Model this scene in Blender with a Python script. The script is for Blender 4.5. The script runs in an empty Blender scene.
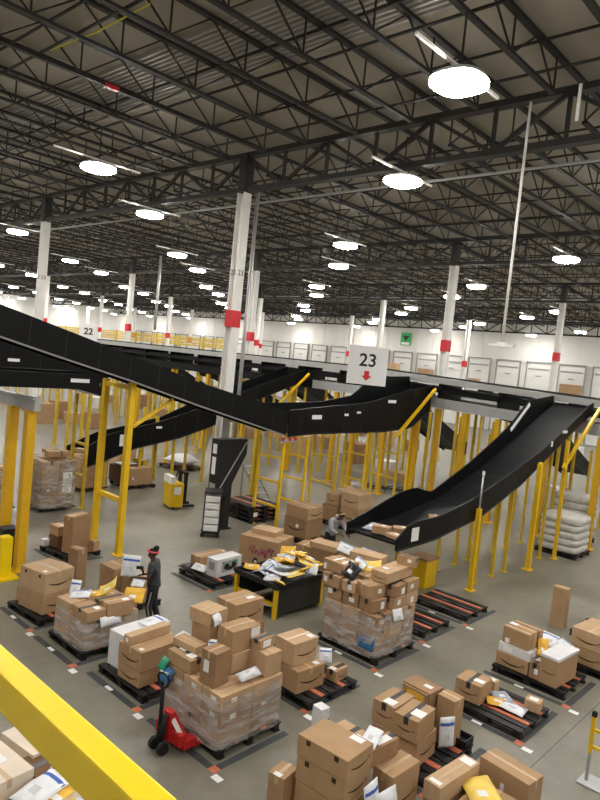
import bpy, math, random
from mathutils import Vector, Matrix, noise
random.seed(7)
R = math.radians
scene = bpy.context.scene
C = scene.collection

# ------------------------------------------------------------------ camera
F_PX, PITCH, ROLL, YAW, CZ = 653.467, -0.0623349, 0.100863, -0.74235, 6.4
fwd = Vector((math.sin(YAW)*math.cos(PITCH), math.cos(YAW)*math.cos(PITCH), math.sin(PITCH)))
r0 = Vector((math.cos(YAW), -math.sin(YAW), 0)); u0 = r0.cross(fwd)
rt = math.cos(ROLL)*r0 + math.sin(ROLL)*u0
up = -math.sin(ROLL)*r0 + math.cos(ROLL)*u0
cam_d = bpy.data.cameras.new('camera'); cam = bpy.data.objects.new('camera', cam_d); C.objects.link(cam)
M = Matrix.Identity(4)
for i in range(3):
    M[i][0] = rt[i]; M[i][1] = up[i]; M[i][2] = -fwd[i]
M.translation = Vector((0, 0, CZ))
cam.matrix_world = M
cam_d.sensor_fit = 'VERTICAL'; cam_d.angle = 2*math.atan(400/F_PX)
cam_d.clip_start = .05; cam_d.clip_end = 400
scene.camera = cam
vs = scene.view_settings
vs.view_transform = 'Standard'; vs.look = 'None'; vs.gamma = 1; vs.exposure = 0.9; vs.use_curve_mapping = False

def ray(u, v): return rt*((u-300)/F_PX) + up*((400-v)/F_PX) + fwd
def at(u, v, z=0.):                      # photo point on the level plane z, in metres
    d = ray(u, v); t = (z-CZ)/d.z; return Vector((d.x*t, d.y*t, z))
def atY(u, v, Y):
    d = ray(u, v); t = Y/d.y; return Vector((d.x*t, Y, CZ+d.z*t))

# ------------------------------------------------------------------ materials
MATS = {}
def mat(name, col, rough=.6, metal=0., spec=.4, var=.0, scale=6., emit=None, bump=0., alpha=None, col2=None, thr=None):
    m = bpy.data.materials.new(name); m.use_nodes = True
    nt = m.node_tree; b = nt.nodes['Principled BSDF']
    b.inputs['Base Color'].default_value = (*col, 1)
    b.inputs['Roughness'].default_value = rough; b.inputs['Metallic'].default_value = metal
    b.inputs['Specular IOR Level'].default_value = spec
    if emit:
        b.inputs['Emission Color'].default_value = (*emit[:3], 1); b.inputs['Emission Strength'].default_value = emit[3]
    if var or col2:
        tc = nt.nodes.new('ShaderNodeTexCoord'); n = nt.nodes.new('ShaderNodeTexNoise')
        n.inputs['Scale'].default_value = scale; n.inputs['Detail'].default_value = 4
        nt.links.new(tc.outputs['Object'], n.inputs['Vector'])
        rp = nt.nodes.new('ShaderNodeValToRGB')
        c2 = col2 or tuple(min(1, c*(1+var)) for c in col); c1 = tuple(c*(1-var) for c in col) if var else col
        lo, hi = thr or (.3, .7)
        rp.color_ramp.elements[0].position = lo; rp.color_ramp.elements[1].position = hi
        rp.color_ramp.elements[0].color = (*c1, 1); rp.color_ramp.elements[1].color = (*c2, 1)
        nt.links.new(n.outputs['Fac'], rp.inputs['Fac']); nt.links.new(rp.outputs['Color'], b.inputs['Base Color'])
        if bump:
            bp = nt.nodes.new('ShaderNodeBump'); bp.inputs['Strength'].default_value = bump; bp.inputs['Distance'].default_value = .02
            nt.links.new(n.outputs['Fac'], bp.inputs['Height']); nt.links.new(bp.outputs['Normal'], b.inputs['Normal'])
    MATS[name] = m; return m

mat('cardboard', (.43, .275, .152), .75, spec=.2, var=.08, scale=3)
mat('cardboard_pale', (.53, .36, .215), .75, spec=.2, var=.08, scale=3)
mat('cardboard_deep', (.34, .205, .115), .78, spec=.2, var=.1, scale=3)
mat('cardboard_dark', (.16, .085, .045), .8, spec=.2, var=.12, scale=3)
mat('overlit_kraft', (.74, .64, .52), .6, spec=.3, var=.06, scale=4)  # kraft whitened: the overexposing light on the boxes below the railing is painted in
mat('white_carton', (.72, .72, .74), .6, var=.05)
mat('tan_tape', (.55, .38, .22), .3, spec=.5)
mat('black_tape', (.03, .03, .035), .35, spec=.5)
mat('ink', (.045, .022, .012), .7)
mat('paper', (.85, .85, .85), .6, var=.04, scale=30)
mat('grey_print', (.35, .35, .36), .7)
mat('label_grey', (.60, .61, .63), .7)
mat('blue_print', (.04, .12, .5), .5)
mat('kraft_mailer', (.80, .46, .05), .55, var=.12, scale=8)
mat('yellow_mailer', (.86, .62, .12), .55, var=.1, scale=8)
mat('white_mailer', (.80, .82, .86), .35, var=.06, scale=8, bump=.3)
mat('grey_mailer', (.40, .45, .52), .35, var=.15, scale=8)
mat('black_mailer', (.015, .015, .018), .3, var=.2, scale=8)
mat('green_bag', (.02, .28, .17), .4, var=.2)
mat('blue_bag', (.03, .14, .34), .4, var=.2)
mat('black_plastic', (.014, .014, .016), .45, var=.2)
mat('pallet_black', (.011, .011, .012), .5, var=.25)
mat('salmon', (.55, .16, .085), .6, var=.12, scale=10)
mat('mat_grey', (.055, .06, .065), .6, var=.15)
mat('yellow', (.82, .52, .012), .4, var=.06, scale=4)
mat('yellow_old', (.62, .42, .03), .5, var=.12, scale=4)
mat('yellow_rail', (.93, .66, .004), .38, var=.03, scale=4)
mat('amber', (.70, .40, .012), .45, var=.06)
mat('red', (.52, .02, .02), .4, var=.1)
mat('sign_red', (.62, .02, .03), .5)
mat('magenta', (.38, .02, .16), .6)
mat('steel_white', (.86, .85, .82), .5, var=.05, scale=2)
mat('steel_grey', (.42, .43, .44), .4, metal=.3, var=.08, scale=2)
mat('aluminium', (.5, .5, .5), .32, metal=.6, var=.06, scale=3)
mat('conduit', (.5, .5, .5), .35, metal=.4)
mat('joist_paint', (.014, .0125, .011), .6, var=.2, scale=2)
mat('girder_paint', (.022, .020, .018), .55, var=.2, scale=1)
mat('deck_sheet', (.31, .28, .225), .8, var=.1, scale=.35)
mat('deck_metal', (.36, .34, .31), .45, metal=.3, var=.08, scale=1)
mat('chute_black', (.005, .0052, .006), .45, spec=.16, var=.25, scale=1.5)
mat('chute_pan', (.006, .0065, .008), .45, spec=.12, var=.2, scale=1.5)
mat('rubber', (.012, .012, .012), .7)
mat('wall_white', (.70, .69, .66), .7, var=.03, scale=.4)
mat('door_white', (.66, .66, .64), .6, var=.03, scale=.6)
mat('dark_frame', (.27, .27, .26), .5)
mat('sign_white', (.82, .82, .83), .5)
mat('sign_black', (.01, .01, .01), .5)
mat('green', (.05, .42, .12), .5)
mat('skin', (.095, .045, .028), .55, var=.08)
mat('shirt_grey', (.045, .052, .058), .85, var=.15, scale=15)
mat('trouser_black', (.02, .021, .025), .85, var=.15, scale=15)
mat('stripe_grey', (.3, .3, .32), .8)
mat('hair', (.008, .007, .007), .7)
mat('pink', (.62, .08, .12), .7)
mat('hoodie', (.36, .37, .40), .9, var=.12, scale=12)
mat('headwrap', (.42, .24, .08), .8, var=.3, scale=40)
mat('lamp_case', (.55, .55, .55), .5)
mat('bale_white', (.62, .61, .58), .35, var=.14, scale=5, bump=.5)
mat('yellow_rope', (.75, .68, .10), .6)
mat('mesh_panel', (.03, .033, .030), .55)
m = mat('lamp_glow', (1, 1, 1), .5, emit=(1, .965, .90, 62.))

# concrete floor: mottled, lightly polished
m = mat('concrete', (.30, .275, .23), .38, spec=.45)
nt = m.node_tree; b = nt.nodes['Principled BSDF']
tc = nt.nodes.new('ShaderNodeTexCoord')
n1 = nt.nodes.new('ShaderNodeTexNoise'); n1.inputs['Scale'].default_value = .45; n1.inputs['Detail'].default_value = 7
n2 = nt.nodes.new('ShaderNodeTexNoise'); n2.inputs['Scale'].default_value = 3.5; n2.inputs['Detail'].default_value = 6
mx = nt.nodes.new('ShaderNodeMath'); mx.operation = 'MULTIPLY_ADD'; mx.inputs[1].default_value = .35
for n in (n1, n2): nt.links.new(tc.outputs['Object'], n.inputs['Vector'])
nt.links.new(n2.outputs['Fac'], mx.inputs[0]); nt.links.new(n1.outputs['Fac'], mx.inputs[2])
rp = nt.nodes.new('ShaderNodeValToRGB')
rp.color_ramp.elements[0].position = .42; rp.color_ramp.elements[1].position = .9
rp.color_ramp.elements[0].color = (.135, .125, .097, 1); rp.color_ramp.elements[1].color = (.255, .238, .188, 1)
nt.links.new(mx.outputs[0], rp.inputs['Fac']); nt.links.new(rp.outputs['Color'], b.inputs['Base Color'])
r2 = nt.nodes.new('ShaderNodeMapRange'); r2.inputs[3].default_value = .25; r2.inputs[4].default_value = .5
nt.links.new(n1.outputs['Fac'], r2.inputs[0]); nt.links.new(r2.outputs[0], b.inputs['Roughness'])

# clear stretch film: mostly see-through with milky streaks and shine
m = bpy.data.materials.new('stretch_film'); m.use_nodes = True; MATS['stretch_film'] = m
nt = m.node_tree; nt.nodes.clear()
out = nt.nodes.new('ShaderNodeOutputMaterial'); mix = nt.nodes.new('ShaderNodeMixShader')
tr = nt.nodes.new('ShaderNodeBsdfTransparent'); pb = nt.nodes.new('ShaderNodeBsdfPrincipled')
pb.inputs['Base Color'].default_value = (.68, .66, .64, 1); pb.inputs['Roughness'].default_value = .16
tc = nt.nodes.new('ShaderNodeTexCoord'); mp = nt.nodes.new('ShaderNodeMapping')
mp.inputs['Scale'].default_value = (1.3, 1.3, 5.5); mp.inputs['Rotation'].default_value = (.25, .2, 0)
nz = nt.nodes.new('ShaderNodeTexNoise'); nz.inputs['Scale'].default_value = 1.6; nz.inputs['Detail'].default_value = 5
rp = nt.nodes.new('ShaderNodeValToRGB')
rp.color_ramp.elements[0].position = .38; rp.color_ramp.elements[1].position = .72
rp.color_ramp.elements[0].color = (.16, .16, .16, 1); rp.color_ramp.elements[1].color = (.74, .74, .74, 1)
bp = nt.nodes.new('ShaderNodeBump'); bp.inputs['Strength'].default_value = .7; bp.inputs['Distance'].default_value = .04
L = nt.links.new
L(tc.outputs['Object'], mp.inputs[0]); L(mp.outputs[0], nz.inputs['Vector']); L(nz.outputs['Fac'], rp.inputs['Fac'])
L(nz.outputs['Fac'], bp.inputs['Height']); L(bp.outputs['Normal'], pb.inputs['Normal'])
L(rp.outputs['Color'], mix.inputs[0]); L(tr.outputs[0], mix.inputs[1]); L(pb.outputs[0], mix.inputs[2]); L(mix.outputs[0], out.inputs[0])

# ------------------------------------------------------------------ mesh helpers
class MB:
    def __init__(s): s.v = []; s.f = []
    def add(s, vs, fs):
        o = len(s.v); s.v += [tuple(v) for v in vs]; s.f += [tuple(i+o for i in f) for f in fs]; return s
    def box(s, c, d, rot=None):
        x, y, z = d[0]/2, d[1]/2, d[2]/2
        vs = [Vector((sx*x, sy*y, sz*z)) for sz in (-1, 1) for sy in (-1, 1) for sx in (-1, 1)]
        if rot: vs = [rot @ v for v in vs]
        c = Vector(c)
        return s.add([v+c for v in vs], [(0, 2, 3, 1), (4, 5, 7, 6), (0, 1, 5, 4), (2, 6, 7, 3), (0, 4, 6, 2), (1, 3, 7, 5)])
    def bar(s, a, b, w, h=None, upv=(0, 0, 1)):
        a, b = Vector(a), Vector(b); d = b-a; h = h or w; l = d.length
        y = d.normalized(); u = Vector(upv)
        if abs(y.dot(u)) > .98: u = Vector((1, 0, 0))
        x = y.cross(u).normalized(); z = x.cross(y)
        rot = Matrix((x, y, z)).transposed()
        return s.box((a+b)/2, (w, l, h), rot)
    def tube(s, pts, r, n=10, cap=True):
        pts = [Vector(p) for p in pts]; rs = r if isinstance(r, (list, tuple)) else [r]*len(pts)
        rings = []; x = None
        for i, p in enumerate(pts):
            t = (pts[min(i+1, len(pts)-1)]-pts[max(i-1, 0)]).normalized()
            if x is None:
                x = t.orthogonal().normalized()
            else:
                x = (x-t*x.dot(t)).normalized()
            y = t.cross(x)
            rings.append([p+(x*math.cos(2*math.pi*k/n)+y*math.sin(2*math.pi*k/n))*rs[i] for k in range(n)])
        vs = [v for q in rings for v in q]; fs = []
        for i in range(len(pts)-1):
            for k in range(n):
                fs.append((i*n+k, i*n+(k+1) % n, (i+1)*n+(k+1) % n, (i+1)*n+k))
        if cap: fs += [tuple(range(n-1, -1, -1)), tuple((len(pts)-1)*n+k for k in range(n))]
        return s.add(vs, fs)
    def prism(s, poly, axis, a, b):           # polygon of (p,q) pairs swept along an axis from a to b
        def P(p, q, t): return {'x': (t, p, q), 'y': (p, t, q), 'z': (p, q, t)}[axis]
        n = len(poly)
        return s.add([P(p, q, a) for p, q in poly]+[P(p, q, b) for p, q in poly],
                     [tuple(range(n)), tuple(range(2*n-1, n-1, -1))]+[(i, i+n, (i+1) % n+n, (i+1) % n) for i in range(n)])
    def ball(s, c, r, n=12, m=8):
        c = Vector(c); rr = r if isinstance(r, (tuple, list)) else (r, r, r); vs = [c+Vector((0, 0, rr[2]))]
        for i in range(1, m):
            th = math.pi*i/m
            for k in range(n):
                ph = 2*math.pi*k/n
                vs.append(c+Vector((rr[0]*math.sin(th)*math.cos(ph), rr[1]*math.sin(th)*math.sin(ph), rr[2]*math.cos(th))))
        vs.append(c-Vector((0, 0, rr[2]))); fs = []
        for k in range(n): fs.append((0, 1+k, 1+(k+1) % n))
        for i in range(m-2):
            for k in range(n):
                a = 1+i*n; fs.append((a+k, a+n+k, a+n+(k+1) % n, a+(k+1) % n))
        e = len(vs)-1; a = 1+(m-2)*n
        for k in range(n): fs.append((a+k, e, a+(k+1) % n))
        return s.add(vs, fs)
    def mesh(s, name, material, smooth=False, bevel=0):
        me = bpy.data.meshes.new(name); me.from_pydata(s.v, [], s.f)
        import bmesh
        bm = bmesh.new(); bm.from_mesh(me)
        bmesh.ops.recalc_face_normals(bm, faces=bm.faces)
        if bevel: bmesh.ops.bevel(bm, geom=list(bm.edges), offset=bevel, segments=2, affect='EDGES', profile=.6)
        if smooth:
            for f in bm.faces: f.smooth = True
        bm.to_mesh(me); bm.free()
        me.materials.append(MATS[material]); return me
    def build(s, name, material, parent=None, loc=None, rotz=0, smooth=False, bevel=0):
        return link(name, s.mesh(name, material, smooth, bevel), parent, loc, rotz)

def link(name, me, parent=None, loc=None, rotz=0):
    o = bpy.data.objects.new(name, me); C.objects.link(o)
    if parent: o.parent = parent
    if loc is not None: o.location = loc
    if rotz: o.rotation_euler = (0, 0, rotz)
    return o
def tag(o, label, cat, group=None, kind=None):
    o['label'] = label; o['category'] = cat
    if group: o['group'] = group
    if kind: o['kind'] = kind
    return o
def thing(name, label, cat, loc=(0, 0, 0), rotz=0, group=None):
    return tag(link(name, None, None, loc, rotz), label, cat, group)
def struct(o): o['kind'] = 'structure'; return o
def dup(root, loc, rotz=None, label=None, group=None):
    r = root.copy(); C.objects.link(r); r.location = loc
    if rotz is not None: r.rotation_euler = (0, 0, rotz)
    if label: r['label'] = label
    if group: r['group'] = group
    for ch in list(root.children):
        c = ch.copy(); C.objects.link(c); c.parent = r
        for g in list(ch.children):
            d = g.copy(); C.objects.link(d); d.parent = c
    return r
def text_mesh(name, s, size, material, extrude=.004, offset=0.):
    cu = bpy.data.curves.new(name, 'FONT'); cu.body = s; cu.size = size; cu.extrude = extrude; cu.offset = offset
    cu.align_x = 'CENTER'; cu.align_y = 'CENTER'
    o = bpy.data.objects.new(name, cu); C.objects.link(o)
    bpy.context.view_layer.update()
    me = bpy.data.meshes.new_from_object(o.evaluated_get(bpy.context.evaluated_depsgraph_get()))
    bpy.data.objects.remove(o); me.name = name
    me.materials.clear(); me.materials.append(MATS[material]); return me

# ------------------------------------------------------------------ the building
GX, JY, X0, Y0 = 15.283, 14.995, -33.42, 15.74
XL, XR, YF, YB = -126., 14., -16., 76.2
fl = MB().box(((XL+XR)/2, (YF+YB)/2, -.1), (XR-XL, YB-YF, .2)).build('floor', 'concrete'); struct(fl)
for i, xx in enumerate((-3.85,)):
    struct(MB().box((xx, 30, .0008), (.013, 90, .0016)).build('trim_%d' % (i+1), 'mat_grey'))
struct(MB().box(((XL+XR)/2, (YF+YB)/2, 14.1), (XR-XL, YB-YF, .2)).build('ceiling', 'deck_sheet'))
def wall(name, a, b, n):
    mb = MB(); a, b = Vector(a), Vector(b); d = (b-a).normalized(); l = (b-a).length
    mb.bar(a+Vector((0, 0, 7)), b+Vector((0, 0, 7)), .3, 14)
    k = 0.
    while k < l:
        p = a+d*k+Vector(n)*.16
        mb.bar(p, p+Vector((0, 0, 14)), .06, .03, upv=d); k += 2.4
    return struct(mb.build(name, 'wall_white'))
wall('wall_back', (XL, YB, 0), (XR, YB, 0), (0, -1, 0))
wall('wall_left', (XL, YF, 0), (XL, YB, 0), (1, 0, 0))
wall('wall_right', (XR, YF, 0), (XR, YB, 0), (-1, 0, 0))
wall('wall_front', (XL, YF, 0), (XR, YF, 0), (0, 1, 0))

# open-web roof joists, one line per 1.91 m, running away from the camera
jb = MB()
y = YF
jb.bar((0, YF, 13.86), (0, YB, 13.86), .15, .08)
for j in range(-2, 5):
    ya, yb = Y0+j*JY, Y0+(j+1)*JY
    ya, yb = max(ya, YF), min(yb, YB)
    if yb-ya < 3: continue
    jb.bar((0, ya+1.0, 13.02), (0, yb-1.0, 13.02), .13, .07)
    n = max(2, round((yb-ya-2)/2.1)); st = (yb-ya-2)/n
    for k in range(n+1):
        yy = ya+1+k*st
        for dy in (-st/2, 0, st/2):
            if ya < yy+dy < yb: jb.bar((0, yy, 13.03), (0, yy+dy, 13.85), .035)
jm = jb.mesh('roof_joist', 'joist_paint')
k = 0; x = X0+GX
xs = []
while x-k*1.9104 > XL: xs.append(x-k*1.9104); k += 1
k = 1
while x+k*1.9104 < XR: xs.append(x+k*1.9104); k += 1
for xx in xs: struct(link('roof_joist', jm, None, (xx, 0, 0)))
# girder trusses along the column lines
gb = MB(); gb.bar((XL, 0, 13.42), (XR, 0, 13.42), .30, .16); gb.bar((XL, 0, 12.2), (XR, 0, 12.2), .30, .16)
k = 0
gx = [X0+GX+(i-60)*1.9104 for i in range(80)]
gx = [g for g in gx if XL < g < XR-2]
for i, g in enumerate(gx):
    gb.bar((g, 0, 12.2), (g, 0, 13.42), .09)
    a, b_ = (12.24, 13.4) if i % 2 else (13.4, 12.24)
    gb.bar((g, 0, a), (g+1.91, 0, b_), .10)
gm = gb.mesh('roof_girder', 'girder_paint')
for j in range(-2, 5):
    yy = Y0+j*JY
    if YF < yy < YB: struct(link('roof_girder', gm, None, (0, yy, 0)))
bb = MB(); bb.bar((XL, 0, 13.08), (XR, 0, 13.08), .05); bb.bar((XL, .05, 13.78), (XR, .05, 13.78), .05)
bm_ = bb.mesh('roof_bridging', 'joist_paint')
for j in range(-1, 4):
    for dy in (2.0, 4.9, 8.6, 11.6):
        struct(link('roof_bridging', bm_, None, (0, Y0+(j+1)*JY-dy, 0)))
# corrugated bare-metal strips in the roof deck
for i, (ya, yb, xa, xb) in enumerate(((9.7, 12.0, -44, 8), (39.5, 41.8, -90, 0))):
    mb = MB(); n = int((yb-ya)/.17)
    for q in range(n):
        yy = ya+q*.17
        mb.prism([(yy, 14.0), (yy+.03, 13.91), (yy+.10, 13.91), (yy+.13, 14.0)], 'x', xa, xb)
    struct(mb.build('trim_%d' % (i+5), 'deck_metal'))

# columns
cb = MB(); cb.box((-.17, 0, 6.05), (.03, .36, 12.1)); cb.box((.17, 0, 6.05), (.03, .36, 12.1)); cb.box((0, 0, 6.05), (.32, .03, 12.1))
colm = cb.mesh('column_shaft', 'steel_white')
band = MB().box((0, 0, 7.6), (.40, .40, .60)).mesh('red_band', 'sign_red')
capm = MB().box((0, 0, 12.75), (.34, .40, 1.3)).box((0, 0, 12.15), (.5, .5, .1)).mesh('column_cap', 'girder_paint')
basem = MB().box((0, 0, .02), (.6, .6, .04)).mesh('base_plate', 'steel_grey')
COLLAB = {(1, 0): 'white steel column with red band nearest the camera, beside a grey conduit',
          (0, 0): 'tall white column behind the black inclined conveyor at the left',
          (1, 1): 'tall white column with red band just right of the 23 sign',
          (1, 2): 'white column with red band at the right behind the sorter'}
digit = text_mesh('stencilled_number', '23', .27, 'sign_black', .002)
first = None
for i in range(-5, 2):
    for j in range(0, 4):
        lab = COLLAB.get((i, j), 'white roof column with a red band in the far part of the hall')
        loc = (X0+i*GX, Y0+j*JY, 0)
        if first is None:
            first = thing('column', lab, 'column', loc, 0, 'far roof columns')
            for nm, me in (('shaft', colm), ('red_band', band), ('column_cap', capm), ('base_plate', basem)): link(nm, me, first)
        else:
            o = dup(first, loc, None, lab, 'far roof columns')
            if (i, j) in COLLAB: del o['group']
            bz = {(1, 1): .27, (1, 2): .75}.get((i, j), 0)
            for ch in o.children:
                if ch.name.startswith('red_band'):
                    if (i, j) == (0, 0): bpy.data.objects.remove(ch)
                    else: ch.location.z = bz

            if (i, j) in ((1, 0), (0, 0)):
                d = link('stencilled_number', digit, o, (.0, -.186, 9.25)); d.rotation_euler = (R(90), 0, 0)
                d = link('stencilled_number', digit, o, (.188, 0, 9.25)); d.rotation_euler = (R(90), 0, R(90))
cx, cy = X0+GX, Y0
tag(MB().tube([(cx+.05, cy+.6, 1.6), (cx+.05, cy+.6, 12.6)], .07, 10).build('conduit', 'conduit', smooth=True),
    'grey vertical conduit running up beside the nearest white column', 'pipe')

# high-bay lamps on two interleaved grids
def superellipse(r, z, n=24, e=2.6, sx=1., sy=1.):
    o = []
    for k in range(n):
        t = 2*math.pi*k/n; c, s = math.cos(t), math.sin(t)
        o.append((sx*r*math.copysign(abs(c)**(2/e), c), sy*r*math.copysign(abs(s)**(2/e), s), z))
    return o
def lathe_rings(rings):
    mb = MB(); n = len(rings[0]); vs = [v for q in rings for v in q]; fs = []
    for i in range(len(rings)-1):
        for k in range(n): fs.append((i*n+k, i*n+(k+1) % n, (i+1)*n+(k+1) % n, (i+1)*n+k))
    fs += [tuple(range(n)), tuple((len(rings)-1)*n+k for k in range(n))]
    return mb.add(vs, fs)
caseM = lathe_rings([superellipse(.30, .16), superellipse(.48, .10), superellipse(.51, .03)]).mesh('lamp_housing', 'lamp_case')
glowM = lathe_rings([superellipse(.50, .03), superellipse(.51, -.05), superellipse(.42, -.10)]).mesh('lamp_diffuser', 'lamp_glow')
railM = MB().bar((0, -1.5, .25), (0, 1.5, .25), .06, .05).mesh('mounting_rail', 'steel_white')
hookM = MB().bar((0, 0, .12), (0, 0, 1.25), .03).mesh('hanging_rod', 'joist_paint')
LZ = 11.75
lamps = []
for i in range(-1, 10):
    for j in range(-1, 6):
        lamps.append((-6.66-12.74*i, 10.7+12.45*j)); lamps.append((-11.2-12.6*i, 15.6+12.4*j))
lf = None
for (x, y) in lamps:
    if not (XL+1 < x < XR-1 and YF+1 < y < YB-1): continue
    lab = 'lit white high-bay lamp hanging under the dark roof joists'
    nearest = abs(x+6.66) < .1 and abs(y-10.7) < .1
    if lf is None:
        lf = thing('ceiling_lamp', lab, 'lamp', (x, y, LZ), 0, 'high-bay lamps under the roof')
        for nm, me in (('lamp_housing', caseM), ('lamp_diffuser', glowM), ('mounting_rail', railM), ('hanging_rod', hookM)): link(nm, me, lf)
        o = lf
    else: o = dup(lf, (x, y, LZ))
    if nearest:
        o['label'] = 'largest and brightest white ceiling lamp, nearest at the upper right'; del o['group']

# small overhead fittings
tag(MB().tube([at(531, 102, 13.0), at(531, 102, 13.0)*1+Vector((0, 0, -5.75))], .035, 8).build('electrical_drop', 'steel_white', smooth=True),
    'long thin white drop pole hanging from the roof at the right', 'pole')
p = at(531, 102, 13.0)
tag(MB().box((p.x, p.y, 7.22), (.62, .16, .06)).box((p.x, p.y, 7.27), (.2, .12, .06)).build('outlet_bar', 'steel_white'),
    'short white bar at the lower end of the long hanging pole', 'fitting')
for (u, v, v2, z, lab) in ((581, 84, 120, 13.0, 'short white pipe hanging from a joist at the upper right'),
                           (161, 256, 330, 12.2, 'grey drop pole hanging left of the nearest column')):
    a = at(u, v, z); h = (v2-v)/F_PX*(a-Vector((0, 0, CZ))).dot(fwd)
    tag(MB().tube([a, a-Vector((0, 0, h))], .04 if z > 12.5 else .09, 8).build('drop_pole', 'conduit' if z < 12.5 else 'steel_white', smooth=True), lab, 'pole')
a, b = at(50, 50, 13.2), at(150, 4, 13.2)
tag(MB().tube([a, a.lerp(b, .5)-Vector((0, 0, .08)), b], .022, 6).build('rope', 'yellow_rope'), 'thin yellow rope slung between joists at the upper left', 'rope')
q = at(98, 95, 12.95)
tag(MB().box((round((q.x-(X0+GX))/1.9104)*1.9104+X0+GX, q.y, 13.02), (.16, .4, .1)).build('joist_marker', 'red'), 'faded red marker band around a joist at the upper left', 'marker')
for i, yy in enumerate((18.9, 34., 49.)):
    tag(MB().tube([(XL+2, yy, 12.75), (XR-2, yy, 12.75)], .05, 8).build('sprinkler_pipe', 'steel_grey', smooth=True),
        'long sprinkler pipe running crosswise under the roof joists', 'pipe', 'sprinkler pipes under the roof')

# ------------------------------------------------------------------ far wall
k = 0
frame = MB().box((-1.55, -.05, 2.0), (.10, .2, 4.2)).box((1.55, -.05, 2.0), (.10, .2, 4.2)).box((0, -.05, 4.1), (3.2, .2, .06)).mesh('door_frame', 'dark_frame')
panel = MB()
for q in range(5): panel.box((0, 0, .42+.8*q), (2.96, .08, .77))
panel = panel.mesh('door_panel', 'door_white')
winm = MB().box((0, -.06, 3.72), (2.7, .03, .09)).box((0, -.06, 3.35), (.7, .03, .07)).mesh('door_window', 'dark_frame')
for x in [-24.25-3.85*i for i in range(25)]:
    k += 1
    d = struct(link('door_%d' % k, panel, None, (x, YB-.34, 0)))
    d.scale = (.97, 1, 2.15)
    link('door_frame', frame, d); link('door_window', winm, d)
p = atY(406, 339, YB-.3)
s = thing('wall_sign', 'green sign with a dark downward triangle high on the far wall', 'sign', p)
MB().box((0, 0, 0), (1.7, .06, 1.75)).build('sign_board', 'green', s)
MB().prism([(-.55, .45), (.55, .45), (0, -.35)], 'y', -.06, -.035).build('triangle_mark', 'sign_black', s)
MB().box((0, -.045, -.62), (1.3, .02, .3)).build('lower_band', 'sign_white', s)
for i in range(9):
    x = -60-4.9*i
    t = thing('safety_fence', 'yellow slatted safety fence standing high up far away before the white wall', 'fence', (x, 50, 0), 0, 'far yellow safety fences')
    mb = MB()
    for q in range(4): mb.box((0, 0, 6.75+.3*q), (4.7, .05, .2))
    mb.build('slat_panel', 'yellow_old', t)
    for sx in (-2.35, 2.35): MB().box((sx, 0, 3.95), (.12, .12, 7.9)).build('post', 'yellow_old', t)

# ------------------------------------------------------------------ sorter lines and chutes
def zs(x): return 5.93+.03*min(max(-8-x, -8), 12)
def sorter(label, y, xa, xb, dz=0.):
    t = thing('sorter_conveyor', label, 'conveyor', ((xa+xb)/2, y, 0)); mx_ = (xa+xb)/2
    pts = [p for p in (xa, -24., -20., -8., 0., xb) if xa <= p <= xb]
    pts = sorted(set(pts))
    def strip(name, m_, yy, w, z, h, lo=-999, hi=999):
        mb = MB()
        for a, b in zip(pts[:-1], pts[1:]):
            if a < lo or b > hi: continue
            mb.bar((a-mx_, yy, zs(a)+dz+z), (b-mx_, yy, zs(b)+dz+z), w, h)
        mb.build(name, m_, t)
    strip('front_rail', 'aluminium', 0, .08, -.13, .26); strip('back_rail', 'aluminium', 2.2, .08, -.13, .26)
    strip('belt_deck', 'black_plastic', 1.1, 2.1, -.06, .1)
    strip('edge_trim', 'black_plastic', .12, .12, .06, .08)
    strip('cable_tray', 'chute_black', .25, .3, -.62, .14); strip('belt_return', 'chute_black', 1.1, 1.8, -.50, .12)
    strip('lower_beam', 'steel_grey', .1, .12, -1.18, .45, -24); strip('lower_beam', 'chute_black', .1, .12, -1.18, .45, -999, -24); strip('rear_beam', 'steel_grey', 2.1, .12, -1.18, .45)
    n = int((xb-xa)/3.05)
    for i in range(n):
        x = xa+1+i*3.05
        MB().box((x-mx_, 1.1, zs(x)+dz-.75), (.12, 2.0, 1.1)).build('cross_frame', 'chute_black', t)
    return t
sorter('long sorting conveyor with grey side rails crossing behind the chutes', 27.0, -75, 3)
sorter('second sorting conveyor running behind the first one', 40.0, -95, -6, -.42)

postM = {}
def post(loc, h, w=.10, m='yellow', label='thin yellow steel post under the sorting conveyor', group='thin yellow posts under the conveyors', name='support_post'):
    t = thing(name, label, 'post', loc, 0, group)
    key = (round(h, 2), w, m)
    if key not in postM:
        postM[key] = (MB().box((0, 0, h/2), (w, w, h)).mesh('post_shaft', m), MB().box((0, 0, .015), (w*2.2, w*2.2, .03)).mesh('base_plate', m))
    link('post_shaft', postM[key][0], t); link('base_plate', postM[key][1], t)
    return t
AMB = (-8.6, -13.0, -14.6, -10.7, -16.0, -17.1, -19.0, -20.97, -22.3, -25.6, -29.5, -33.2, -37., -41.)
for k, x in enumerate(AMB):
    post((x, 27.2, 0), zs(x)-1.45, .22, 'amber', 'thick amber column carrying the sorting conveyor', 'amber columns under the sorter')
for i in range(30):
    x = -3-2.4*i
    for yy in (27.2, 29.0):
        if min(abs(x-q) for q in AMB) > .3: post((x, yy, 0), zs(x)-1.45, .11, 'yellow_old')
for i in range(26):
    x = -9.6-1.9*i
    for yy, hh in ((31.6, 4.2), (35.2, 3.2)):
        if all(not (q-1.9 < x < q+.3) for q in (-12.6, -20.4, -28.0, -35.6, -43.2)) and abs(x+18.1) > .5 and abs(x+33.4) > .5:
            post((x, yy, 0), hh, .12, 'yellow_old', 'yellow post standing behind the sorting conveyor', 'yellow posts behind the sorter')
for i in range(26):
    x = -12-3.1*i
    for yy in (40.2, 42.): post((x, yy, 0), zs(x)-.42-1.45, .14, 'yellow_old')

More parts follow.
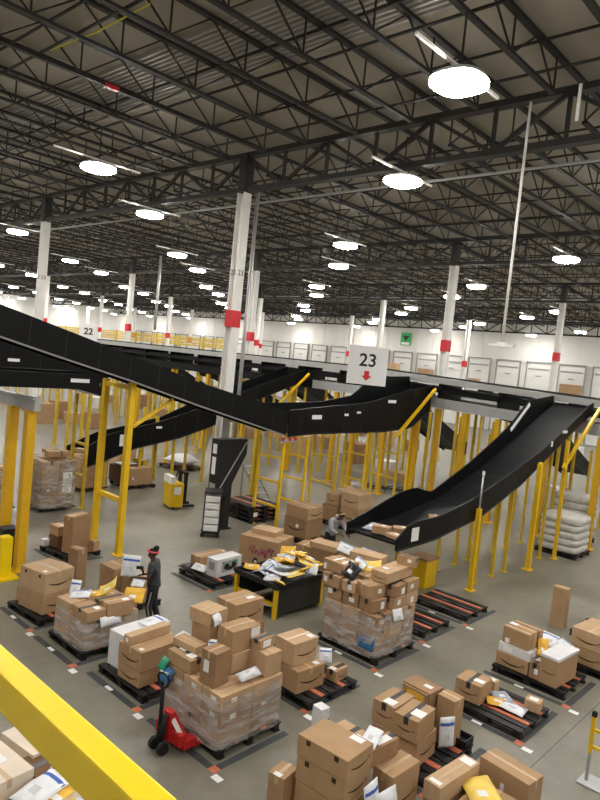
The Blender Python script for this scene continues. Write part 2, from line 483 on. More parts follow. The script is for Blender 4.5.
def interp(prof, y):
    if y <= prof[0][0]: return prof[0][1]
    for (a, za), (b, zb) in zip(prof[:-1], prof[1:]):
        if y <= b: return za+(zb-za)*(y-a)/(b-a)
    return prof[-1][1]
def panel_mesh(x, th, low, upr, ys):
    poly = [(y, interp(low, y)) for y in ys]+[(y, interp(upr, y)) for y in reversed(ys)]
    n = len(ys); mb = MB()
    vs = [(x-th/2, p, q) for p, q in poly]+[(x+th/2, p, q) for p, q in poly]; N = 2*n; fs = []
    for i in range(n-1):
        fs.append((i, i+1, N-2-i, N-1-i)); fs.append((N+i, N+N-1-i, N+N-2-i, N+i+1))
    for i in range(N): fs.append((i, i+N, (i+1) % N+N, (i+1) % N))
    return mb.add(vs, fs)
def chute(label, xn, xf, low, upn, upf, papers=(), seam=1.25, name='package_chute'):
    """open trough along Y: near side at xn, far side at xf"""
    t = thing(name, label, 'chute', ((xn+xf)/2, low[0][0], 0)); ox, oy = (xn+xf)/2, low[0][0]
    def sh(p): return [(y-oy, z) for y, z in p]
    low, upn, upf = sh(low), sh(upn), sh(upf); xn -= ox; xf -= ox
    y1 = low[-1][0]; n = 28; ys = [y1*i/n for i in range(n+1)]
    panel_mesh(xn, .05, low, upn, ys).build('near_side', 'chute_black', t)
    panel_mesh(xf, .05, low, upf, ys).build('far_side', 'chute_black', t)
    mb = MB(); hw = abs(xn-xf)/2-.03; xm = (xn+xf)/2
    vs_ = [(xm+sx*hw, a, interp(low, a)+dz) for dz in (.19, .13) for a in ys for sx in (-1, 1)]; N = 2*(n+1); fs_ = []
    for i in range(n):
        fs_ += [(2*i, 2*i+1, 2*i+3, 2*i+2), (N+2*i, N+2*i+2, N+2*i+3, N+2*i+1), (2*i, 2*i+2, N+2*i+2, N+2*i), (2*i+1, N+2*i+1, N+2*i+3, 2*i+3)]
    fs_ += [(0, N, N+1, 1), (2*n, 2*n+1, N+2*n+1, N+2*n)]
    mb.add(vs_, fs_); mb.build('sliding_bed', 'chute_pan', t)
    mb = MB()
    for a, b in zip(ys[:-1], ys[1:]): mb.bar((xn+.03, a, interp(low, a)), (xn+.03, b, interp(low, b)), .03, .045)
    mb.build('lower_edge', 'dark_frame' if name != 'package_chute' else 'black_plastic', t)
    q = seam*.5
    while q < y1-.3:
        MB().bar((xn+.028, q, interp(low, q)+.02), (xn+.028, q+.04, interp(upn, q)-.02), .008, .025, upv=(0, 1, 0)).build('panel_seam', 'rubber', t); q += seam
    for (y, z, w, h) in papers:
        MB().box((xn+.035, y-oy, z), (.008, w, h)).build('paper_label', 'paper', t)
    return t
# gantry under the incline
def gantry(label, x0, x1, y, h, bars, w=.14, m='yellow', group=None, name='yellow_gantry'):
    t = thing(name, label, 'frame', (x1, y, 0), 0, group)
    for x in (x0, x1):
        MB().box((x-x1, 0, h/2), (w, w, h)).build('leg', m, t)
        MB().box((x-x1, 0, .015), (w*2, w*2, .03)).build('foot_plate', m, t)
    for z in bars: MB().box(((x0-x1)/2, 0, z), (abs(x1-x0)-w, w*.7, w*.8)).build('crossbar', m, t)
    return t
# chute 23 at the right
chute('wide black package chute at the right sliding down toward the loaded pallet', -9.0, -10.6,
      [(13.95, 1.80), (15.7, 1.84), (18.4, 2.21), (21, 3.0), (24.0, 4.27), (25.4, 4.85), (27.0, 5.45)],
      [(13.95, 2.1), (14.05, 2.15), (14.55, 2.47), (16, 2.48), (17.75, 2.77), (20.3, 3.46), (22.3, 4.05), (24.7, 4.95), (26.7, 5.8), (27.0, 5.85)],
      [(13.95, 2.16), (14.5, 2.28), (16.2, 2.74), (17.1, 2.87), (18.1, 2.63), (20.3, 3.42), (22.4, 4.35), (23.35, 4.85), (24.6, 5.72), (27, 5.95)],
      [(14.75, 2.13, .34, .36), (24.3, 4.72, .42, .1), (23.2, 4.3, .14, .2)])
MBt = MB(); MBt.bar((-10.55, 23.2, 4.55), (-10.55, 24.6, 5.55), .03, .12)
tag(MBt.build('guide_strip', 'paper'), 'white edge strip on the inner wall of the right-hand chute', 'strip')
# trough that comes off the sorter and meets the inclined belt
chute('black trough sloping down from the sorter to meet the inclined conveyor', -16.4, -17.7,
      [(17.4, 3.52), (18.6, 3.60), (23.4, 3.62), (25.5, 3.78), (27.0, 4.6)],
      [(17.4, 4.50), (18.6, 4.60), (22.0, 4.85), (25.15, 5.5), (27.0, 5.75)],
      [(17.4, 4.62), (20.5, 4.72), (22.6, 5.05), (24.0, 5.95), (27.0, 6.1)],
      [(18.9, 4.25, .55, .16), (20.7, 4.35, .26, .09), (21.5, 4.45, .26, .09), (23.8, 4.95, .6, .13)])
# inclined belt conveyor rising toward the mezzanine at the left
chute('long black inclined conveyor rising to the upper left on yellow legs', -16.4, -17.6,
      [(2.0, 7.35), (6.8, 6.20), (8.4, 5.80), (10.5, 5.30), (13.2, 4.58), (17.3, 3.55)],
      [(2.0, 8.15), (6.8, 6.98), (9.5, 6.28), (13.1, 5.34), (16.85, 4.55), (17.3, 4.47)],
      [(2.0, 8.15), (6.8, 7.0), (9.5, 6.34), (13.1, 5.42), (16.85, 4.70), (17.3, 4.62)], (), 1.0, 'inclined_conveyor')
chute('black inclined conveyor half hidden behind the long one at the left', -22.0, -23.2,
      [(4.0, 6.3), (9.2, 5.1), (13.2, 4.2)], [(4.0, 7.1), (9.1, 6.05), (12.4, 5.35), (13.2, 5.18)], [(4.0, 7.1), (9.1, 6.05), (12.4, 5.35), (13.2, 5.18)], [(8.0, 5.8, .5, .12), (9.6, 5.4, .4, .1)], 1.0, 'inclined_conveyor')
for y, h_ in ((9.2, 5.05), (12.6, 4.25)):
    gantry('yellow two-legged frame under the half hidden incline at the left', -23.1, -22.1, y, h_, (1.2, 2.4), .11, 'yellow_old', 'frames under the half hidden incline')
# left chute seen in the background
chute('black package chute in the left background with a white paper label', -24.4, -26.0,
      [(13.9, 1.05), (14.8, 1.30), (16.1, 1.75), (18.6, 2.2), (20.7, 2.8), (22.2, 3.7), (27, 5.3)],
      [(13.9, 1.9), (14.9, 2.43), (16.06, 2.68), (17.4, 2.94), (19.65, 3.6), (22.4, 4.5), (27, 5.9)],
      [(13.9, 1.7), (15.2, 2.27), (16.9, 2.6), (18.6, 2.96), (22.4, 4.5), (27, 5.9)],
      [(15.6, 2.15, .34, .5), (17.4, 2.7, .3, .1)])
for x in (-12.6, -20.4, -28.0, -35.6, -43.2):
    chute('black package chute descending on the far side of the sorting conveyor', x, x-1.6,
          [(29.4, 4.55), (31, 4.3), (34, 3.1), (38.6, 1.3)], [(29.4, 5.75), (31, 5.4), (34, 4.0), (38.6, 2.1)], [(29.4, 5.75), (31, 5.4), (34, 4.0), (38.6, 2.1)])['group'] = 'chutes on the far side of the sorter'
# level belt at the far left edge
t = thing('level_conveyor', 'short level black conveyor under the inclined one at the left edge', 'conveyor', (-17.2, 7.2, 0))
MB().box((.6, -.5, 5.17), (.06, 6.0, .42)).build('near_side', 'chute_black', t)
MB().box((-.6, -.5, 5.17), (.06, 6.0, .42)).build('far_side', 'chute_black', t)
MB().box((0, -.5, 5.25), (1.14, 5.96, .08)).build('belt', 'rubber', t)
MB().box((.635, 1.9, 5.2), (.008, .55, .1)).build('paper_label', 'paper', t)
MB().tube([(-.5, 2.55, 5.1), (.5, 2.55, 5.1)], .06, 10).build('end_roller', 'steel_grey', t, smooth=True)
# junction hardware
t = thing('joint_bracket', 'cluster of brackets and red fittings where trough and incline meet', 'bracket', (-16.3, 17.35, 3.4))
MB().box((0, 0, 0), (.16, .9, .12)).build('mounting_bar', 'steel_grey', t)
for q in (-.35, .0, .3): MB().box((.06, q, .05), (.08, .12, .12)).build('red_fitting', 'red', t)
MB().ball((.08, .42, .12), .05).build('amber_knob', 'amber', t, smooth=True)

gantry('yellow two-legged gantry holding up the inclined conveyor', -18.15, -16.7, 10.85, 5.2, (1.65, 5.05), .17)
t = thing('brace', 'yellow diagonal strut from the gantry leg up under the incline', 'strut', (-16.7, 11.0, 3.9))
MB().bar((0, 0, 0), (0, 1.35, .85), .08).build('strut_bar', 'yellow', t)
for (y, h) in ((17.2, 3.45), (18.5, 3.5)):
    gantry('yellow scaffold frame standing under the conveyor joint', -17.6, -16.35, y, h, (.9, 1.8, 2.7), .09, 'yellow', 'scaffold frames under the conveyor joint', 'scaffold_frame')
for y, zz in ((20.3, 3.6), (22.4, 3.6), (24.6, 3.7)):
    gantry('yellow leg frame standing under the level part of the trough', -17.6, -16.3, y, zz, (1.5, 2.6), .09, 'yellow_old', 'leg frames under the trough', 'scaffold_frame')
for (u, v, u2, v2, lab) in ((404, 493, 411, 408, 'slim yellow post standing before the trough, left of the amber columns'),
                            (362, 490, 369, 409, 'slim yellow post standing before the middle of the trough')):
    b_ = at(u, v+8); top = b_.copy()
    d = (b_-Vector((0, 0, CZ))).dot(fwd)
    t = post((b_.x, b_.y, 0), (v+8-v2)*d/F_PX, .12, 'yellow', lab, None)
# legs under the right-hand chute (bases measured on the floor)
low23 = [(13.6, 1.80), (15.7, 1.84), (18.4, 2.21), (21, 3.0), (24.0, 4.27), (25.4, 4.85), (27.0, 5.45)]
for i, (x, y, w, lab) in enumerate(((-8.88, 18.05, .13, 'yellow post with tall thin rod at the front of the right chute'),
                          (-8.78, 21.95, .15, 'stout yellow post with rounded cap beside the middle of the right chute'),
                          (-8.8, 24.3, .11, 'slim yellow post beside the white bales, joined to a diagonal strut'))):
    h = (2.5, 3.65, 4.4)[i]
    t = post((x, y, 0), h, w, 'yellow', lab, None, 'chute_post')
    if i == 0: MB().tube([(0, 0, h), (0, 0, h+1.05)], .03, 8).build('thin_rod', 'conduit', t, smooth=True); MB().box((0, 0, h+1.08), (.06, .06, .12)).build('rod_cap', 'paper', t)
    if i == 1: MB().ball((0, 0, h), w*.6).build('rounded_cap', 'yellow', t, smooth=True)
for y in (16.4, 18.8, 20.0, 20.9, 22.8, 23.8, 25.2):
    for x in ((-10.5,) if y in (16.4, 22.8) else (-9.15, -10.5)):
        post((x, y, 0), interp(low23, y)-.02, .09, 'yellow_old', 'thin yellow leg under the right-hand chute', 'thin legs under the right-hand chute')
for x in (-8.9, -16.3, -24.3):
    t = thing('brace', 'yellow diagonal strut rising to the sorter edge beside a chute', 'strut', (x, 25.0, 3.4), 0, 'diagonal struts beside the chutes')
    MB().bar((.1, -.9, 0), (.25, 1.75, 2.25), .11).build('strut_bar', 'yellow', t)
for (y) in (14.9, 16.6, 18.4, 20.2, 22.0):
    for x in (-24.5, -25.9): post((x, y, 0), 1.2+(y-14.9)*.3, .1, 'yellow_old', 'thin yellow leg under the left background chute', 'thin legs under the left background chute')
for (u, v, h) in ((152, 478, 3.), (165, 462, 3.6), (66, 450, 4.5), (80, 447, 4.5), (54, 445, 4.5), (140, 470, 3.2), (185, 450, 4.2), (196, 452, 4.2), (250, 505, 3.3)):
    b_ = at(u, v); post((b_.x, b_.y, 0), h, .15, 'yellow_old', 'yellow post standing in the left background among the conveyors', 'yellow posts in the left background')

# mezzanine corner at the far left: grey beam on two yellow columns
t = thing('mezzanine_frame', 'grey steel beam resting on two stout yellow columns at the left edge', 'frame', (-16.75, 7.9, 0))
MB().box((-3.0, 0, 4.52), (6.6, .16, .34)).box((-3, -.1, 4.67), (6.6, .1, .05)).build('beam', 'steel_grey', t)
for x in (-1.12, -.08):
    MB().box((x, 0, 2.17), (.24, .24, 4.34)).build('column', 'amber', t); MB().box((x, 0, .02), (.42, .42, .04)).build('base_plate', 'amber', t)
p = at(4, 579)
t = thing('column_guard', 'low bright yellow guard post at the left edge by the columns', 'guard', (p.x-.1, p.y, 0))
MB().box((0, 0, .55), (.3, .3, 1.1)).build('guard_body', 'yellow_rail', t, bevel=.02); MB().box((0, 0, .03), (.6, .6, .06)).build('guard_base', 'yellow_rail', t)
t = thing('waste_bin', 'dark bin standing between the two yellow columns', 'bin', (-17.38, 7.78, 0))
MB().box((0, 0, .5), (.38, .4, 1.0)).build('bin_body', 'black_plastic', t, bevel=.03); MB().box((0, 0, 1.03), (.42, .44, .06)).build('bin_rim', 'rubber', t)

# hanging lane signs
def lane_sign(num, label, p, w, h, tz, yaw, ts=None):
    t = thing('lane_sign', label, 'sign', p, yaw)
    MB().box((0, 0, 0), (w, .03, h)).build('sign_board', 'sign_white', t)
    o = link('sign_number', text_mesh('sign_number', num, ts or h*.46, 'sign_black', .004, h*.008), t, (0, -.02, tz)); o.rotation_euler = (R(90), 0, 0)
    a = h*.13
    MB().prism([(-a*.5, a), (a*.5, a), (a*.5, 0), (a, 0), (0, -a), (-a, 0), (-a*.5, 0)], 'y', -.024, -.016).build('arrow', 'sign_red', t, (0, 0, -h*.27))
    for sx in (-.42, .42): MB().tube([(sx*w, 0, h/2), (sx*w, 0, 12.9-p[2])], .004, 6).build('hanging_wire', 'joist_paint', t)
    return t
p = Vector((0, 0, CZ))+ray(367.5, 365.5)*27.
lane_sign('23', 'white hanging sign reading 23 with a red down arrow', p, 1.62, 1.6, .19, R(38))
p = Vector((0, 0, CZ))+ray(88, 337)*48.5
lane_sign('22', 'small distant white sign reading 22 above the inclined conveyor', p, 1.3, 1.95, .40, R(52), .66)

# ------------------------------------------------------------------ pallets and floor marks
PALM = {}
def pallet(label, x, y, sx=1.35, sy=1.3, rot=0, z=0., along='x', group=None, h=.15, full=True):
    t = thing('black_pallet', label, 'pallet', (x, y, z), R(rot), group)
    key = (sx, sy, along)
    if key not in PALM:
        d = MB()
        L_, W_ = (sx, sy) if along == 'x' else (sy, sx)
        def bx(m_, cx, cy, cz, a, b, c):
            if along == 'x': m_.box((cx, cy, cz), (a, b, c))
            else: m_.box((cy, cx, cz), (b, a, c))
        n = 7
        for q in range(n): bx(d, 0, -W_/2+W_*(q+.5)/n, h-.012, L_, W_/n*.72, .024)
        for q in (-.46, 0, .46): bx(d, q*L_, 0, h-.03, .08, W_, .03)
        s1 = MB(); bx(s1, 0, -W_*.20, h+.006, L_*.97, W_*.075, .016)
        s2 = MB(); bx(s2, 0, W_*.22, h+.006, L_*.97, W_*.075, .016)
        bl = []
        for q in (-.44, 0, .44):
            for r_ in (-.43, 0, .43):
                m_ = MB(); bx(m_, q*L_, r_*W_, .065, .13, .13, .10); bl.append(m_.mesh('block', 'pallet_black'))
        rn = []
        for q in (-.43, 0, .43):
            m_ = MB(); bx(m_, 0, q*W_, .012, L_, .12, .024); rn.append(m_.mesh('bottom_runner', 'pallet_black'))
        PALM[key] = (d.mesh('deck', 'pallet_black'), s1.mesh('grip_strip', 'salmon'), s2.mesh('grip_strip', 'salmon'), bl, rn)
    d, s1, s2, bl, rn = PALM[key]
    link('deck', d, t); a = link('grip_strip', s1, t); b_ = link('grip_strip', s2, t)
    a['label'] = b_['label'] = 'salmon pink grip strip'
    if full:
        for m_ in bl: link('block', m_, t)
        for m_ in rn: link('bottom_runner', m_, t)
    return t
def floor_mark(label, x, y, sx, sy, sides='fr', card=True):
    """flat dark floor strips around a pallet bay with salmon corner patch and white card; x,y is the near corner (max x, min y)"""
    t = thing('floor_marking', label, 'floor marking', (x, y, .001))
    if 'f' in sides: MB().box((-sx/2, 0, .001), (sx, .13, .003)).build('floor_strip', 'mat_grey', t)
    if 'r' in sides: MB().box((0, sy/2, .001), (.13, sy, .003)).build('floor_strip', 'mat_grey', t)
    MB().box((.0, 0, .0025), (.15, .15, .003)).build('corner_patch', 'salmon', t)
    if card:
        MB().box((.19, -.10, .002), (.18, .12, .003)).build('bay_card', 'paper', t)
        MB().box((-sx*.55, -.01, .0032), (.2, .08, .003)).build('bay_card', 'paper', t)
    return t

# ------------------------------------------------------------------ cartons and mailers
def smile_mesh(w):
    up_, lo = [], []
    n = 18
    for i in range(n+1):
        s = i/n; x = (s-.5)*w; yb = -.115*w*math.sin(math.pi*s*.96+.04)
        th = .042*w*math.sin(math.pi*min(1, s*.94+.05))**.7
        up_.append((x, yb+th)); lo.append((x, yb-th*.6))
    mb = MB(); v = []
    for (a, b) in zip(up_, lo): v += [(a[0], 0, a[1]), (b[0], 0, b[1])]
    fs = [(2*i, 2*i+1, 2*i+3, 2*i+2) for i in range(n)]
    mb.add(v, fs)
    e = w*.5
    mb.add([(e-.09*w, 0, .035*w), (e+.03*w, 0, .055*w), (e+.022*w, 0, -.075*w), (e-.002*w, 0, -.072*w), (e+.002*w, 0, .022*w), (e-.09*w, 0, .010*w)],
           [(0, 1, 4, 5), (1, 2, 3, 4)])
    return mb
SM = {}
def carton(label, c, s, z, h, rot=0, tape='tan', smile='', lab='', m='cardboard', group=None, tilt=(0, 0), name='cardboard_box', along=None, marks=False, cat='box', flap=False):
    sx, sy = s
    mb = MB(); nx, ny, nz = 3, 3, 3
    mb.box((0, 0, h/2), (sx, sy, h))
    o = mb.build(name, m, None, (c[0], c[1], z), bevel=min(.008, h*.08))
    o.rotation_euler = (R(tilt[0]), R(tilt[1]), R(rot))
    tag(o, label, cat, group)
    along = along or ('x' if sx >= sy else 'y')
    if tape:
        tm = 'tan_tape' if tape == 'tan' else 'black_tape'; w = .055 if tape == 'tan' else .085
        dn = min(.12, h*.4); t_ = MB()
        if along == 'x':
            t_.box((0, 0, h+.0015), (sx+.004, w, .003))
            for q in (-1, 1): t_.box((q*(sx/2+.0015), 0, h-dn/2), (.003, w, dn))
        else:
            t_.box((0, 0, h+.0015), (w, sy+.004, .003))
            for q in (-1, 1): t_.box((0, q*(sy/2+.0015), h-dn/2), (w, .003, dn))
        t_.build('packing_tape', tm, o)
    for sd in smile:
        fw = sx if sd == 'f' else sy
        w = min(fw*.74, h*2.3); key = round(w, 2)
        if key not in SM: SM[key] = smile_mesh(key).mesh('arrow_print', 'ink')
        q = link('arrow_print', SM[key], o)
        if sd == 'f': q.location = (0, -sy/2-.002, h*.50)
        else: q.location = (sx/2+.002, 0, h*.50); q.rotation_euler = (0, 0, R(90))
    for i, (sd, u, v, a, b) in enumerate(lab or []):
        if sd == 't': MB().box((u*sx, v*sy, h+.0035), (a, b, .002)).build('shipping_label', 'paper', o)
        elif sd == 'f': MB().box((u*sx, -sy/2-.0025, v*h), (a, .002, b)).build('shipping_label', 'paper', o)
        else: MB().box((sx/2+.0025, u*sy, v*h), (.002, a, b)).build('shipping_label', 'paper', o)
    if marks:
        mk = MB()
        for u in (-.28, .28): mk.box((u*sx, -sy/2-.002, h*.82), (.07, .002, .07))
        mk.build('handling_mark', 'ink', o)
    return o
random.seed(11)
def mailer(label, p, s, rot=(0, 0, 0), kind='kraft_mailer', th=.035, bend=0., group=None, bands=None, card=True, name=None, seed=None):
    sd = seed if seed is not None else random.random()*50
    w, l = s; nx, ny = 12, 10
    def hgt(u, v):
        e = (1-abs(2*u-1)**3)*(1-abs(2*v-1)**3)
        return e*th + .014*noise.noise(Vector((u*4+sd, v*4, sd)))*e
    def pt(u, v, sgn, off=0.):
        z = hgt(u, v)*sgn+sgn*off + bend*(2*u-1)**2 + .012*noise.noise(Vector((u*3, v*3+sd, 3)))
        return ((u-.5)*w, (v-.5)*l, z)
    mb = MB(); vs = []
    for sgn in (1, -1):
        for j in range(ny+1):
            for i in range(nx+1): vs.append(pt(i/nx, j/ny, sgn, .002))
    N = (nx+1)*(ny+1); fs = []
    for j in range(ny):
        for i in range(nx):
            a = j*(nx+1)+i; q = (a, a+1, a+nx+2, a+nx+1); fs.append(q); fs.append(tuple(N+k for k in reversed(q)))
    rim = [i for i in range(nx+1)]+[(j*(nx+1)+nx) for j in range(1, ny+1)]+[(ny*(nx+1)+i) for i in range(nx-1, -1, -1)]+[(j*(nx+1)) for j in range(ny-1, 0, -1)]
    for k in range(len(rim)):
        a, b = rim[k], rim[(k+1) % len(rim)]; fs.append((a, N+a, N+b, b))
    mb.add(vs, fs)
    nm = name or {'kraft_mailer': 'padded_envelope', 'yellow_mailer': 'padded_envelope', 'white_mailer': 'poly_mailer', 'grey_mailer': 'poly_mailer', 'black_mailer': 'poly_mailer'}.get(kind, 'plastic_bag')
    o = mb.build(nm, kind, None, p, smooth=True); o.rotation_euler = tuple(R(a) for a in rot)
    tag(o, label, 'envelope' if 'envelope' in nm else ('bag' if 'bag' in nm else 'mailer'), group)
    def patch(nm_, m_, u0_, u1_, v0_, v1_):
        q = MB(); n = 6
        q.add([pt(u0_+(u1_-u0_)*i/n, v0_+(v1_-v0_)*j/n, 1, .005) for j in range(n+1) for i in range(n+1)],
              [(j*(n+1)+i, j*(n+1)+i+1, (j+1)*(n+1)+i+1, (j+1)*(n+1)+i) for j in range(n) for i in range(n)])
        q.build(nm_, m_, o, smooth=True)
    if bands is None: bands = kind == 'white_mailer'
    if bands: patch('blue_band', 'blue_print', .03, .97, .72, .82)
    if card: patch('address_label', 'paper' if kind != 'white_mailer' else 'label_grey', .3, .62, .25, .45)
    return o

def film(label, x, y, sx, sy, z0, z1, rot=0, seed=0., sag=.08, group=None):
    """crumpled stretch film wound around a load"""
    mb = MB(); n, m_ = 72, 14
    rx, ry = sx/2+.03, sy/2+.03
    vs = []
    for j in range(m_+1):
        for i in range(n):
            t = 2*math.pi*i/n; c, s = math.cos(t), math.sin(t)
            k = 1/max(abs(c)**9+abs(s)**9, 1e-9)**(1/9)
            px, py = c*k, s*k
            f = j/m_
            top = z1 + sag*noise.noise(Vector((c*1.6+seed, s*1.6, 2)))*f
            z = z0+(top-z0)*f
            d = 1+.03*noise.noise(Vector((c*3+seed, s*3, z*6)))-.015*f
            vs.append((px*rx*d, py*ry*d, z))
    fs = [(j*n+i, j*n+(i+1) % n, (j+1)*n+(i+1) % n, (j+1)*n+i) for j in range(m_) for i in range(n)]
    mb.add(vs, fs)
    o = mb.build('stretch_wrap', 'stretch_film', None, (x, y, 0), R(rot), smooth=True)
    return tag(o, label, 'plastic wrap', group)
def pack(label, group, x, y, sx, sy, z, layers, nx, ny, m=('cardboard', 'cardboard_pale', 'cardboard_deep'), lab=True):
    for h in layers:
        for i in range(nx):
            for j in range(ny):
                w, d = sx/nx, sy/ny
                carton(label, (x-sx/2+w*(i+.5), y-sy/2+d*(j+.5)), (w-.02, d-.02), z, h-.008, random.uniform(-.6, .6), random.choice(('tan', 'tan', 'dark')),
                       '', [('f', .1, .6, .12, .08), ('r', -.1, .5, .12, .08)] if random.random() < .22 else None, random.choice(m), group)
        z += h
    return z
PZ = .168
# --- left end of the front row
pallet('black pallet under the two big stacked boxes by the yellow columns', -13.95, 7.3, 1.4, 1.25, 4)
floor_mark('dark floor marking at the bay of the two big boxes at the left', -13.2, 6.55, 1.5, 1.5)
carton('lower of two big brown boxes stacked by the yellow columns', (-13.92, 7.22), (.90, .80), PZ, .42, 9, None, 'r', None, 'cardboard')
carton('upper of two big brown boxes stacked by the yellow columns', (-13.93, 7.22), (.88, .78), PZ+.43, .49, 11, 'tan', 'r', [('t', .3, -.35, .12, .1)], 'cardboard_pale', marks=True)
carton('small brown box tucked behind the left side of the two big stacked boxes', (-14.5, 6.98), (.16, .3), PZ, .32, 8, None, '', [('t', 0, 0, .1, .1)])
carton('low flat box just behind the two big stacked boxes', (-14.3, 7.78), (.4, .28), PZ, .75, 6, 'tan', '', None, 'cardboard_pale')
carton('tall slim brown box standing upright between two front pallets', (-15.02, 8.57), (.36, .30), .0, 1.02, 11, 'tan', '', None, 'cardboard_deep')
# --- pallet behind, with the tall box
pallet('black pallet carrying a tall brown box beside the yellow gantry leg', -17.55, 9.75, 1.35, 1.2, 6)
floor_mark('dark floor marking around the pallet with the tall box beside the gantry', -16.75, 9.05, 1.6, 1.3, 'fr', False)
carton('tall wide brown box upright on the pallet beside the gantry leg', (-17.2, 9.72), (.38, .70), PZ, 1.08, 16, 'tan', '', None, 'cardboard_deep', along='y')
carton('dark brown box low on the left of the gantry pallet', (-17.85, 9.5), (.4, .36), PZ, .34, 12, None, '', None, 'cardboard_dark')
carton('open-topped brown box sitting on the dark box at the gantry pallet', (-17.85, 9.55), (.46, .42), PZ+.35, .28, 4, 'tan', '', None)
carton('tiny pale box at the left corner of the gantry pallet', (-18.05, 9.2), (.2, .18), PZ, .2, 0, None, '', None, 'white_carton')
carton('small brown box at the right corner of the gantry pallet', (-16.98, 10.2), (.2, .22), PZ, .3, 10, None, '', None)
# --- wrapped pallet in front of the person
pallet('black pallet under the wrapped load in front of the person in pink headband', -12.0, 7.35, 1.35, 1.35)
floor_mark('dark floor marking around the wrapped load before the standing person', -11.25, 6.5, 1.6, 1.5)
pack('brown box under clear film in the load before the person in pink headband', 'boxes in the wrapped load before the person', -12.02, 7.4, 1.25, 1.25, PZ, (.32, .28), 2, 2)
film('clear film around the load in front of the person in pink headband', -12.02, 7.4, 1.27, 1.27, .14, .76, 0, 3.)
zt = PZ+.60
carton('flat box with black tape band on the front of the wrapped load by the person', (-11.62, 6.98), (.60, .42), zt, .2, 0, 'dark', '', [('t', .25, .2, .16, .12)], along='y')
carton('pale flat box at the left end on the wrapped load by the person', (-12.32, 6.98), (.5, .4), zt, .15, 4, 'tan', '', None, 'cardboard_pale')
carton('long narrow box lying on top of the wrapped load by the person', (-11.42, 7.5), (.30, .58), zt, .30, -4, 'tan', '', [('t', .2, .25, .12, .14)], along='y')
carton('slim dark-taped box next to the long narrow box by the person', (-11.72, 7.5), (.22, .56), zt, .26, -2, 'dark', '', None, 'cardboard_deep', along='y')
carton('brown box near the person at the back corner of the wrapped load', (-12.2, 7.85), (.7, .34), zt, .12, 3, 'tan', '', None)
mailer('orange padded envelope lying flat amid the wrapped load by the person', (-12.15, 7.42, .98), (.36, .28), (8, -12, 20), 'kraft_mailer')
mailer('yellow padded envelope bent upright on the load before the person', (-11.95, 7.62, 1.13), (.46, .30), (30, -38, 35), 'yellow_mailer', .04, .06)
mailer('white mailer with blue band lying on the wrapped load before the person', (-12.3, 7.15, .97), (.42, .3), (10, -6, 50), 'white_mailer')
mailer('small white and blue bag leaning at the left edge of the wrapped load', (-12.62, 7.2, .98), (.22, .36), (62, 0, 40), 'white_mailer')
mailer('crumpled clear-white plastic on the side of the wrapped load by the person', (-11.30, 7.3, .72), (.5, .2), (70, 0, 95), 'white_mailer', .05, 0, None, False, False)
# --- pallet behind it, left of the person
pallet('black pallet with two brown boxes left of the person in pink headband', -13.5, 9.1, 1.3, 1.2)
carton('big brown box with white label at the left of the person in pink headband', (-13.82, 9.0), (.62, .62), PZ, .70, 3, 'tan', '', [('t', .3, .1, .14, .12)])
carton('brown box right beside the big labelled box behind the person', (-13.15, 9.2), (.6, .6), PZ, .62, 2, 'tan', 'f', [('t', 0, .2, .16, .12)])
# --- white box pallet
pallet('black pallet under the tall white box and two brown arrow boxes', -10.03, 7.4, 1.5, 1.3)
floor_mark('dark floor marking with pink corners before the white box', -9.2, 6.62, 1.65, 1.4)
carton('large plain white box standing at the left of its pallet in the front row', (-10.53, 7.5), (.42, 1.15), PZ, .68, 4, None, '', None, 'white_carton', name='white_box')
carton('lower of two wide brown arrow boxes beside the large white box', (-9.87, 7.3), (.66, .95), PZ, .29, 3, None, 'f', None)
carton('upper of two wide brown arrow boxes beside the large white box', (-9.87, 7.3), (.68, .97), PZ+.30, .37, 4, 'tan', 'f', [('t', .3, -.4, .1, .08)])
carton('long slim box lying on the wide brown box beside the white box', (-9.98, 7.28), (.19, .95), PZ+.68, .17, 4, None, '', [('f', 0, .5, .08, .08)], 'cardboard_pale', along='y')
mailer('white mailer with blue print lying on the large white box', (-10.5, 7.75, .88), (.30, .55), (0, 0, 10), 'white_mailer', .02)
# --- load on the pallet jack
pallet('black pallet under the wrapped load held by the red pallet jack', -8.0, 7.5, 1.6, 1.45)
floor_mark('dark floor marking under the load held by the red pallet jack', -7.08, 6.62, 1.75, 1.6)
pack('brown box under clear film in the load held by the red pallet jack', 'boxes in the wrapped load on the pallet jack', -8.0, 7.5, 1.5, 1.4, PZ, (.30, .30, .24), 3, 2)
film('clear shiny film around the load held by the red pallet jack', -8.0, 7.5, 1.54, 1.44, .13, .95, 0, 11., .16)
zt = PZ+.845
carton('upright brown box at the front corner of the pallet jack load', (-7.72, 7.02), (.33, .35), zt, .56, 6, 'tan', '', [('f', -.1, .55, .12, .2)], 'cardboard_deep', along='y')
carton('brown box beneath the labelled one in the middle of the jack load', (-7.92, 7.72), (.40, .62), zt, .33, -2, None, '', None, 'cardboard_pale')
carton('broad brown box with side label in the middle top of the jack load', (-7.95, 7.72), (.40, .64), zt+.335, .38, -2, 'tan', '', [('r', .3, .7, .2, .2)], 'cardboard', along='y')
carton('bottom box of the three-high stack at the back of the jack load', (-8.62, 7.62), (.48, .44), zt, .28, 6, 'dark', '', None, 'cardboard_deep')
carton('middle box of the three-high stack at the back of the jack load', (-8.62, 7.62), (.46, .44), zt+.285, .28, 4, 'dark', '', None)
carton('top box of the three-high stack at the back of the jack load', (-8.66, 7.60), (.50, .46), zt+.57, .24, 8, 'tan', '', None, 'cardboard_pale', along='y')
carton('wide low box with two white labels at the left of the jack load', (-8.42, 7.0), (.60, .36), zt, .23, 2, 'dark', '', [('t', -.2, .1, .16, .14), ('t', .25, -.1, .16, .14)], 'cardboard', along='x')
